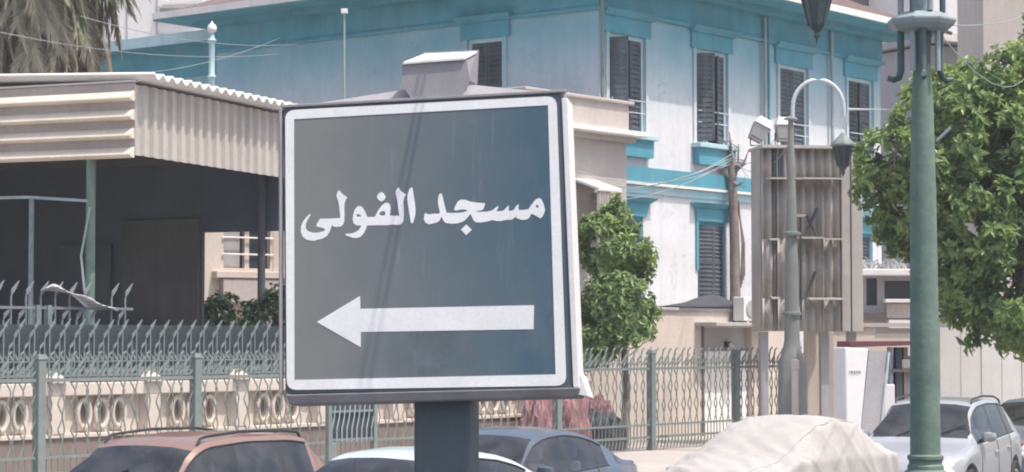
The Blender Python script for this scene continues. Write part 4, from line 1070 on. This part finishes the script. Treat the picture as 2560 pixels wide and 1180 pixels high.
    MB().hexa([(xa_ - .45, -W * .8, bz - .3), (xa_ + .05, -W * .8, bz - .3), (xa_ + .05, W * .8, bz - .3), (xa_ - .45, W * .8, bz - .3), (xa_ - .42, -W * .8, bz - .0), (xa_ - .05, -W * .8, bz - .03), (xa_ - .05, W * .8, bz - .03), (xa_ - .42, W * .8, bz - .0)]).build('dashboard', 'black', root, bevel=.03)
    for fx_, nm in ((.47, 'front_seat'), (.66, 'rear_seat')):
        for y in (-.38, .38):
            x_ = L / 2 - fx_ * L
            st = MB().hexa([(x_ - .02, y - .24, .5), (x_ + .14, y - .24, .5), (x_ + .14, y + .24, .5), (x_ - .02, y + .24, .5), (x_ - .2, y - .2, bz + .12), (x_ - .1, y - .2, bz + .12), (x_ - .1, y + .2, bz + .12), (x_ - .2, y + .2, bz + .12)]).build(nm, 'greywall', root, bevel=.04)
            MB().box(x_ - .23, x_ - .13, y - .12, y + .12, bz + .16, bz + .34).build('headrest', 'greywall', st, bevel=.03)
    # wheels
    for xc in xw:
        for s in (1, -1):
            c = (L / 2 - xc * L, s * (W - .11), RW)
            def WT(p, c=c, s=s): return Vector((c[0] + p.x, c[1] + p.z * s, c[2] + p.y))
            ty_ = MB(WT).lathe([(RW * .62, -.09), (RW * .9, -.1), (RW, -.07), (RW, .07), (RW * .9, .1), (RW * .64, .09), (RW * .62, .05)], 28)
            wh = ty_.build('wheel', 'rubber', root, smooth=40)
            MB(WT).lathe([(RW * .61, .02), (RW * .61, .085), (RW * .55, .08), (RW * .5, .045), (RW * .18, .06), (RW * .12, .085), (.001, .085)], 28).build('rim', 'alloy', wh, smooth=40)
            for k in range(5):
                a = 2 * math.pi * k / 5
                MB(WT).tube([(.04 * math.cos(a), .04 * math.sin(a), .082), (RW * .56 * math.cos(a), RW * .56 * math.sin(a), .082)], .026, 5).build('spoke', 'alloy', wh)
    if sp_.get('rails'):
        for s in (1, -1):
            ii = [i for i in range(N + 1) if .42 < fx[i] < .86]
            pts = [(rows[i][7][0], s * rows[i][7][1] * .97, rows[i][7][2] + (.055 if 0 < n_ < len(ii) - 1 else .0)) for n_, i in enumerate(ii)]
            MB().tube(pts, .016, 6).build('roof_rail', 'black', root, smooth=60)
    # wiper and plate
    i = int((c0 + .01) * N); p = rows[i][8]
    for y in (-.35, .2): MB().tube([(p[0], y, rows[i][9][2] + .012), (p[0] - .22, y + .42, lerp_keys(list(zip(fx, zr)), fx[i] + .22 / L) + .012)], .009, 5).build('wiper', 'black', root)
    MB().box(L / 2 - .02, L / 2 + .01, -.2, .2, .42, .54).build('number_plate', 'white', root)
    return root
SUVS = dict(L=4.15, W=1.76, H=1.66, roof=[(0, .62), (.02, .8), (.06, .93), (.24, 1.06), (.265, 1.10), (.405, 1.56), (.45, 1.63), (.6, 1.665), (.78, 1.65), (.88, 1.60), (.97, 1.05), (1, .85)],
            belt=[(0, .58), (.05, .82), (.24, 1.0), (.5, 1.03), (.8, 1.07), (.95, 1.02), (1, .8)], shield=(.27, .41), rear=(.89, .965), side=[(.30, .335), (.345, .53), (.545, .72), (.74, .86)], handles=(.5, .69), seams=(.3, .535, .72), rw=.335)
SEDAN = dict(L=4.45, W=1.74, H=1.46, roof=[(0, .55), (.02, .68), (.07, .78), (.25, .92), (.28, .96), (.42, 1.38), (.48, 1.445), (.58, 1.465), (.68, 1.42), (.74, 1.34), (.86, 1.04), (.9, 1.02), (.97, 1.0), (1, .8)],
             belt=[(0, .5), (.05, .68), (.25, .88), (.5, .92), (.8, .98), (.95, .96), (1, .72)], shield=(.285, .425), rear=(.735, .855), side=[(.315, .35), (.36, .53), (.545, .70), (.71, .765)], handles=(.5, .675), seams=(.31, .537, .7))
HATCH = dict(L=4.2, W=1.76, H=1.62, roof=[(0, .58), (.02, .74), (.06, .86), (.22, 1.0), (.245, 1.04), (.39, 1.52), (.44, 1.59), (.58, 1.62), (.75, 1.60), (.86, 1.52), (.96, 1.02), (1, .82)],
             belt=[(0, .55), (.05, .76), (.24, .96), (.5, 1.0), (.8, 1.06), (.95, 1.02), (1, .78)], shield=(.25, .40), rear=(.87, .955), side=[(.28, .325), (.335, .52), (.535, .72), (.735, .82)], handles=(.49, .69), seams=(.3, .527, .72), rw=.32, rails=True)
PO = paint('burnt_orange_paint', (0.25, 0.145, 0.11), .4)
PG = paint('slate_grey_paint', (0.10, 0.125, 0.16), .3, .2)
PB = paint('pale_blue_paint', (0.55, 0.64, 0.69), .35)
PS = paint('silver_paint', (0.47, 0.48, 0.50), .32, .3)
PD = paint('blue_grey_paint', (0.20, 0.235, 0.28), .32, .2)
GR = 'cars parked along the street'
def place(px, D): return uv_of(at(px, 845, D).to_2d().to_3d())
CARS = [((425, 22.0), dict(SUVS, paint=PO, rails=True), 'dusty orange compact car with black roof rails at lower left', 9),
        ((1000, 20.9), dict(SEDAN, paint=PB), 'pale blue saloon whose roof shows behind the sign post', 6),
        ((1255, 25.8), dict(SEDAN, paint=PG), 'slate grey saloon parked right of the sign post', 8),
        ((2345, 33.0), dict(HATCH, paint=PS), 'silver people carrier behind the green lamp post', 12),
        ((2600, 39.0), dict(SEDAN, paint=PD), 'blue grey car at the right edge behind the silver people carrier', 0)]
for (px, D), sp_, lab, yw in CARS:
    u_, v_ = place(px, D); c_ = car(lab, GR, u_, v_, sp_, R(yw))
    if 'orange' in lab: c_.scale = (1, 1, .935)

# ------------------------------------------------------------------ car under a fabric cover
u_, v_ = place(1952, 29.4)
cv = thing('covered_car', 'car hidden under a rumpled pale beige fabric cover', 'car cover', uv(u_, v_), UA + math.pi)
rc = random.Random(9)
top = [(0, .62), (.03, .76), (.10, .86), (.26, 1.0), (.38, 1.28), (.48, 1.41), (.58, 1.45), (.68, 1.40), (.84, 1.08), (.95, 1.02), (1, .8)]
folds = [(rc.uniform(.05, .95), rc.uniform(.005, .014), rc.uniform(.5, 1.3), rc.uniform(-.5, .5)) for _ in range(30)]
def cover_pt(s, t):
    x = 2.12 - 4.24 * s
    zt_ = lerp_keys(top, s); zt_ = (zt_ + lerp_keys(top, max(0, s - .04)) + lerp_keys(top, min(1, s + .04))) / 3 + .02
    wd = .9 * (1 - (abs(2 * s - 1)) ** 6 * .35)
    a = (t - .5) * 2                                  # -1 .. 1 across the car
    ab = abs(a)
    if ab < .42:
        y = ab / .42 * wd * .74; z = zt_ - .06 * (ab / .42) ** 3
    elif ab < .62:
        k = (ab - .42) / .2; y = wd * (.74 + .24 * k ** .8); z = zt_ - .06 - (zt_ - .92 - .06 if zt_ > 1.05 else .08) * k
    else:
        k = (ab - .62) / .38; zz_ = zt_ - .06 - (zt_ - .92 - .06 if zt_ > 1.05 else .08); y = wd * (.98 + .07 * k); z = zz_ + (.12 - zz_) * k
    dsp = 0
    for (c, am, wdt, sk) in folds:
        d = (s - c - sk * (ab - .5)) / (.018 * wdt)
        if abs(d) < 4: dsp += am * math.exp(-d * d) * min(1, ab * 2.2 + .25)
    dsp += .008 * noise.noise(Vector((s * 5, t * 3, 1.3))) + .002 * noise.noise(Vector((s * 26, t * 13, 4.3))) + .014 * max(0, ab - .35) * math.sin(s * 62 + 5 * math.sin(ab * 4)) * 2
    if s < .5: dsp += .006 * math.sin(95 * (s + .22 * a)) * min(1, (0.5 - s) * 5)
    if ab > .42: y += dsp
    z += dsp * (1.0 if ab < .62 else .3)
    if s < .001 or s > .999: z *= .98
    return Vector((x + (.05 * noise.noise(Vector((s * 5, t * 9, 8)))), math.copysign(y, a) if a else 0, max(.1, z)))
b = MB().sheet(cover_pt, 170, 90)
for s in (0, 1):
    rim = [cover_pt(s, j / 40) for j in range(41)]
    b.add(rim + [Vector((p.x + (.1 if s == 0 else -.1), p.y * .96, .12)) for p in rim], [(j, j + 1, 41 + j + 1, 41 + j) for j in range(40)])
b.build('cover', 'cover', cv, smooth=70)
for tt in (.29, .71): MB().tube([cover_pt(k / 60, tt) + Vector((0, 0, .004)) for k in range(2, 59)], .008, 4).build('cover_seam', 'cover', cv)
MB().tube([(.3, -.93, .55), (.1, -1.0, .5), (-.3, -1.02, .42), (-.6, -.98, .5)], .02, 6).build('tie_strap', 'rag', cv)

# ------------------------------------------------------------------ things on the pavement, right side
DQ = 40.0
tq = at(2168, 845, DQ); tq.z = .15
kq = 5500 / DQ
TO = thing('display_totem', 'tall white tapered display cabinet with grey side and small dark lettering', 'cabinet', tq, R(14))
def xq(px): return (px - 2168) / kq
def zq(py): return HC + (845 - py) / kq - .15
yb_ = .62
MB().hexa([(xq(2112), 0, 0), (xq(2140), 0, 0), (xq(2140), yb_, 0), (xq(2112), yb_, 0), (xq(2108), 0, zq(868)), (xq(2172), 0, zq(872)), (xq(2172) + .02, yb_, zq(872)), (xq(2108) + .02, yb_, zq(868))]).build('front_panel', 'white', TO, bevel=.03)
MB().hexa([(xq(2140) + .004, .02, 0), (xq(2190), .02, 0), (xq(2190), yb_ - .02, 0), (xq(2140) + .004, yb_ - .02, 0), (xq(2174), .02, zq(876)), (xq(2222), .02, zq(878)), (xq(2222), yb_ - .02, zq(878)), (xq(2174), yb_ - .02, zq(876))]).build('side_panel', 'greywall', TO)
MB().tube([(xq(2193), .0, 0), (xq(2226), .0, zq(880))], .025, 6).build('edge_tube', 'silverpipe', TO)
# small blurred word on the panel, built as strokes
wd_ = MB(); x = xq(2119); z0_ = zq(934)
def arch(x, w_, h):
    return [(x, z0_)] + [(x + w_ / 2 - w_ / 2 * math.cos(math.pi * k / 6), z0_ + h * .55 + h * .45 * math.sin(math.pi * k / 6)) for k in range(7)] + [(x + w_, z0_)]
for k, w_ in enumerate((.05, .045, .045, .05)):
    wd_.tube([(px_, -.006, pz) for px_, pz in arch(x, w_, .055)], .009, 5); x += w_ + .008
wd_.build('lettering', 'greywall', TO)
AW = thing('kiosk_frame', 'maroon topped kiosk frame with dark posts behind the white cabinet', 'kiosk', at(2200, 845, 42).to_2d().to_3d() + Vector((0, 0, .15)), R(6))
kk = 5500 / 42
xa = lambda px: (px - 2200) / kk; za = lambda py: HC + (845 - py) / kk - .15
MB().hexa([(xa(2110), -.3, za(868)), (xa(2300), -.3, za(862)), (xa(2300), .6, za(862)), (xa(2110), .6, za(868)), (xa(2110), -.3, za(853)), (xa(2300), -.3, za(852)), (xa(2300), .6, za(852)), (xa(2110), .6, za(853))]).build('top_beam', 'maroon', AW, bevel=.01)
for a, wq, m_ in ((2245, .06, 'darkbrown'), (2262, .04, 'brown'), (2290, .05, 'darkbrown'), (2225, .03, 'lampgrey')): MB().box(xa(a) - wq, xa(a) + wq, -.1, .1, 0, za(868)).build('post', m_, AW)
MB().box(xa(2225), xa(2292), -.15, .4, za(930), za(922)).build('shelf', 'brown', AW)
MB().box(xa(2226), xa(2292), .3, .35, 0, za(890)).build('back_board', 'greywall', AW)
MB().box(xa(2252), xa(2288), -.12, .2, za(922) + .001, za(898)).build('stacked_box', 'cream', AW, bevel=.02)
MB().box(xa(2205), xa(2232), -.14, .2, 0, za(960)).build('stacked_box', 'white', AW, bevel=.02)
# low kiosk building under the tree
DK = 56.0
KB = thing('roadside_kiosk', 'low grey kiosk building with dark window and white roof slab under the tree', 'building', at(2225, 845, DK).to_2d().to_3d(), R(5))
kk2 = 5500 / DK
xk = lambda px: (px - 2225) / kk2; zk_ = lambda py: HC + (845 - py) / kk2
facade(front, xk(2420), 0, zk_(690), [(xk(2212), xk(2300), zk_(748), zk_(702)), (xk(2166), xk(2194), zk_(764), zk_(696))], 'greywall', .2, KB, start=xk(2140))
MB().box(xk(2140) + .002, xk(2420) - .002, .202, 2.5, 0, zk_(691)).build('room_block', 'dark', KB)
MB(front).box(xk(2140), xk(2420), -2.4, .5, zk_(690), zk_(674)).build('roof_slab', 'white', KB, bevel=.02)
MB(front).box(xk(2214), xk(2300), -.12, -.1, zk_(748), zk_(702)).build('window_pane', 'glassd', KB)
MB(front).box(xk(2166), xk(2194), -.12, -.1, zk_(764), zk_(696)).build('side_shutter', 'darkbrown', KB)
MB(front).box(xk(2205), xk(2320), .002, .35, zk_(757), zk_(748) - .002).build('counter', 'white', KB, bevel=.01)
MB(front).box(xk(2215), xk(2320), .002, .06, zk_(795), zk_(760)).build('counter_front', 'cream', KB)
MB(front).box(xk(2215), xk(2320), .002, .3, zk_(820), zk_(800)).build('lower_ledge', 'white', KB)
MB(front).box(xk(2140), xk(2208), .002, .2, zk_(806), zk_(782)).build('step_ledge', 'brown', KB)
rt = MB()
# rubble heap / dry brush on the kiosk roof
for i in range(60):
    a = Vector((xk(2166 + rnd.random() * 110), .1 + rnd.random() * 1.2, zk_(674) + .01)); e_ = a + Vector((rnd.uniform(-.35, .35), rnd.uniform(-.2, .2), rnd.uniform(.05, .34)))
    rt.tube([a, a.lerp(e_, .5) + Vector((0, 0, .06)), e_], [.03, .025, .01], 4)
br = stuff(tag(rt.build('dry_brush', 'rag'), 'heap of pale dry brush on the kiosk roof', 'brush')); br.matrix_world = Matrix.Translation(KB.location) @ Matrix.Rotation(R(5), 4, 'Z')
# white sheet hoarding and cream wall to the right
M['sheetwhite'] = mat('weathered_white_sheet', (0.56, 0.545, 0.54), .7, .1, 1.2, streak=.35, dirt=(.4, .34, .29), rand=.06)
HB = thing('sheet_hoarding', 'white sheet metal hoarding below the street tree', 'fence', at(2350, 845, 47).to_2d().to_3d(), R(22))
for i in range(6):
    x = i * .52
    MB().box(x + .004, x + .516, 0 + .008 * (i % 2), .03 + .008 * (i % 2), .15, 2.72 + .02 * (i % 3)).build('sheet', 'sheetwhite', HB, bevel=.006)
    MB().tube([(x, -.004, .15), (x, -.004, 2.7)], .008, 6).build('joint_strip', 'sheetwhite', HB)
CWl = thing('garden_wall', 'cream plastered wall at the right edge beyond the hoarding', 'wall', at(2478, 845, 50).to_2d().to_3d(), R(25))
MB().box(0, 9, 0, .3, .15, 3.3).build('wall', 'cream', CWl); MB().box(-.05, 9, -.05, .35, 3.3, 3.4).build('coping', 'cream', CWl, bevel=.02)
# pale wall behind the tower legs
PW = thing('garden_wall', 'pale rendered wall behind the legs of the tin tower', 'wall', at(2018, 845, 49.6).to_2d().to_3d(), R(12))
MB().box(0, 1.62, 0, .25, .15, 2.75).build('wall', 'cream', PW); MB().box(1.63, 3.0, .02, .25, .15, 2.6).build('wall', 'cream', PW)
MB().box(.42, .58, -.12, -.002, .15, 2.7).build('pilaster', 'beige', PW); MB().box(-.1, 3.1, -.06, .3, 2.752, 2.84).build('coping', 'beige', PW)
wp = MB().lathe([(.07, 0), (.07, 1.72), (.085, 1.73), (.085, 1.9), (.05, 1.93)], 10).build('bollard_pole', 'cream'); wp.location = at(1987, 845, 44).to_2d().to_3d() + Vector((0, 0, .15))
tag(wp, 'slim white marker pole in front of the second lamp post base', 'pole')

# ------------------------------------------------------------------ heap behind the fence by the sign
DR = 43.2
hp = at(1400, 845, DR); hp.z = .15
kr = 5500 / DR
def lump(name, m, lab, cat, px, D, rx, ry, h, seed, amp=.12, fr=2.2):
    c = at(px, 845, D); c.z = .15
    def f(s, t):
        a = 2 * math.pi * s; e_ = t * math.pi / 2
        d = Vector((math.cos(a) * math.cos(e_) ** .6, math.sin(a) * math.cos(e_) ** .6, math.sin(e_) ** .8))
        k = 1 + amp * noise.noise(d * fr + Vector((seed, 0, 0))) + amp * .5 * noise.noise(d * fr * 3 + Vector((0, seed, 0))) + .02 * math.sin(a * 5 + 6 * t)
        return Vector((d.x * rx * k, d.y * ry * k, d.z * h * k))
    o = MB().sheet(f, 64, 24).build(name, m, None, smooth=60); o.location = c
    return tag(o, lab, cat)
lump('draped_bundle', 'pinkcloth', 'rose red cloth draped over a bundle behind the fence, left half', 'bundle', 1347, 45.2, .42, .5, 1.2, 3, .25, 3)
lump('draped_bundle', 'pinkcloth', 'rose red cloth draped over a bundle behind the fence, larger right half', 'bundle', 1412, 45.8, .5, .55, 1.32, 6, .22, 3)
lump('covered_heap', 'maroon', 'dull maroon covered heap behind the fence right of the red cloth', 'heap', 1478, 47.0, .55, .5, 1.05, 8, .2, 3)
lump('dark_heap', 'darktarp', 'low dark rounded tarpaulin heap behind the fence', 'heap', 1505, 46.4, .52, .5, .78, 12, .12, 2)
# small dark green gate leaning in front of the fence, left of the sign post
DG = 36.2
gt = at(880, 845, DG); gt.z = .15
GT = thing('grille', 'dark iron panel with slanted bars beside the fence, left of the sign post', 'panel', gt, UA)
zg = lambda py: HC + (845 - py) * DG / F - .15
for z in (zg(1100), zg(1030)): MB().box(-.55, .55, -.02, .02, z, z + .04).build('rail', 'fence_dark', GT)
MB().box(-.55, .55, .03, .05, zg(1102), zg(1000)).build('backing', 'darkbrown', GT)
for i in range(9):
    MB().tube([(-.5 + i * .12, -.02, zg(1102)), (-.5 + i * .12, -.02, zg(1070)), (-.44 + i * .12, -.02, zg(1040)), (-.42 + i * .12, -.02, zg(1012))], .014, 5).build('bar', 'lampgrey', GT)
for x in (-.55, .55): MB().box(x - .04, x + .04, -.04, .04, 0, zg(1000)).build('post', 'fence', GT)

# ------------------------------------------------------------------ lamps and mast near the house
GLo = thing('globe_lamp', 'slim pale post with white globe lamp before the teal wing', 'lamp post', at(525, 845, 57).to_2d().to_3d() + Vector((0, 0, .15)))
kgl = 5500 / 57; zl = lambda py: HC + (845 - py) / kgl - .15
MB().lathe([(.1, 0), (.09, zl(250)), (.085, zl(195)), (.12, zl(190)), (.08, zl(184)), (.075, zl(105)), (.12, zl(98)), (.07, zl(92)), (.06, zl(80))], 14).build('post', 'teal_pale', GLo, smooth=40)
MB().lathe([(.05, zl(80)), (.11, zl(76)), (.13, zl(68)), (.1, zl(60)), (.03, zl(54)), (.015, zl(49))], 16).build('globe', 'white', GLo, smooth=60)
MS = thing('mast', 'thin antenna mast with small white box against the teal frieze', 'mast', at(858, 845, 54).to_2d().to_3d() + Vector((0, 0, .15)))
km = 5500 / 54; zm = lambda py: HC + (845 - py) / km - .15
MB().lathe([(.04, 0), (.035, zm(230)), (.03, zm(160)), (.022, zm(30))], 8).build('pole', 'lampgrey', MS, smooth=40)
MB().box(-.08, .08, -.06, .06, zm(30), zm(18)).build('head_box', 'white', MS, bevel=.01)

# ------------------------------------------------------------------ distant buildings
def block(name, label, px0, px1, D, ztop, m, rz=0, depth=10, wins=()):
    p = at(px0, 845, D); p.z = 0
    t = thing(name, label, 'building', p, R(rz)); W = (px1 - px0) * D / F / math.cos(R(rz))
    facade(front, W, 0, ztop, [x[:4] for x in wins], m, .3, t)
    MB().box(.002, W - .002, .302, depth, 0, ztop - .05).build('block', m, t)
    for (a, b_, c, d) in wins:
        f = MB(front).box(a, a + .07, -.2, -.05, c, d).box(b_ - .07, b_, -.2, -.05, c, d).box(a + .07, b_ - .07, -.2, -.05, d - .07, d).box(a + .07, b_ - .07, -.2, -.05, c, c + .07).build('window', 'white', t)
        MB(front).box(a + .07, b_ - .07, -.2, -.17, c + .07, d - .07).build('pane', 'greywall', f)
        MB(front).box(a - .1, b_ + .1, .002, .15, c - .12, c).build('sill', m, t)
    return t
zd = lambda py, D: HC + (845 - py) * D / F
D1 = 88.0; k1 = D1 / F
wb_ = block('apartment_block', 'white apartment block with shuttered window behind the palms', 262, 760, D1, 24, 'white', -10, 10,
      [((392 - 262) * k1, (490 - 262) * k1, zd(46, D1), zd(15, D1)), ((415 - 262) * k1, (510 - 262) * k1, zd(5, D1), zd(-60, D1)), ((392 - 262) * k1, (490 - 262) * k1, zd(130, D1), zd(80, D1))])
for px in (312, 390): MB(front).box((px - 262) * k1, (px - 262) * k1 + .05, .002, .03, 0, 24).build('wall_joint', 'greywall', wb_)
D2 = 84.0
M['mauve'] = mat('mauve_brick', (0.25, 0.205, 0.215), .9, .1, .6, streak=.2, dirt=(.2, .17, .17))
block('far_building', 'mauve brown building rising behind the villa roof at upper right', 1960, 2320, 92.0, 22, 'mauve', 3, 8)
block('far_building', 'white building seen past the lamp post head at upper right', 2300, 2475, D2, 20, 'white', 4, 8)
sb = thing('eaves_building', 'grey green building with pale edged flat eaves behind the street tree', 'building', at(2330, 845, 76).to_2d().to_3d(), R(28))
ke = 76 / F; ze = lambda py: HC + (845 - py) * ke
MB().box(0, 4.6, 0, 6, 0, ze(110)).build('wall', 'greywall', sb)
MB().box(-.3, 5.0, -.8, 6.2, ze(104), ze(88)).build('eaves', 'greywall', sb)
MB().box(-.3, 5.0, -.86, -.802, ze(106), ze(90)).build('eaves_edge', 'white_edge', sb)
block('far_building', 'beige tall building at the top right corner above the tree', 2466, 2700, 66.0, 19, 'cream', -6, 8)
for i, (a, e_) in enumerate((((2340, 62, 16.2), (2620, -20, 60)), ((2300, 20, 16.0), (2620, 40, 60)))):
    a, e_ = at(*a), at(*e_)
    tag(MB().tube([a.lerp(e_, t / 12) - Vector((0, 0, .9 * 4 * (t / 12) * (1 - t / 12) * (i + .3))) for t in range(13)], .006, 5).build('street_cable', 'lampgrey'), ('lower', 'upper')[i] + ' grey cable sagging from the near lamp post head to the right', 'cable')
for i, (a, e_) in enumerate((((0, 80, 46), (700, 135, 58)), ((200, 40, 46), (760, 110, 58)), ((230, 190, 52), (700, 95, 58)))):
    a, e_ = at(*a), at(*e_)
    tag(MB().tube([a.lerp(e_, t / 10) - Vector((0, 0, .25 * 4 * (t / 10) * (1 - t / 10))) for t in range(11)], .008, 5).build('service_wire', 'lampgrey'), ('long thin wire dropping right from the palms across the teal wing', 'thin wire dropping right from beside the palms to the villa frieze', 'thin wire rising right across the teal wing')[i], 'cable', 'wires before the teal wing')

# ------------------------------------------------------------------ dusty air
hz = MB().box(-60, 70, -20, 125, -1.0, 26).build('haze', None); stuff(hz)
hm = bpy.data.materials.new('haze'); hm.use_nodes = True; hn = hm.node_tree
hn.nodes.remove(hn.nodes['Principled BSDF'])
pv = hn.nodes.new('ShaderNodeVolumePrincipled'); pv.inputs['Color'].default_value = (.93, .97, .98, 1); pv.inputs['Density'].default_value = HAZE; pv.inputs['Anisotropy'].default_value = .2
hn.links.new(pv.outputs[0], hn.nodes['Material Output'].inputs['Volume'])
hz.data.materials.append(hm)
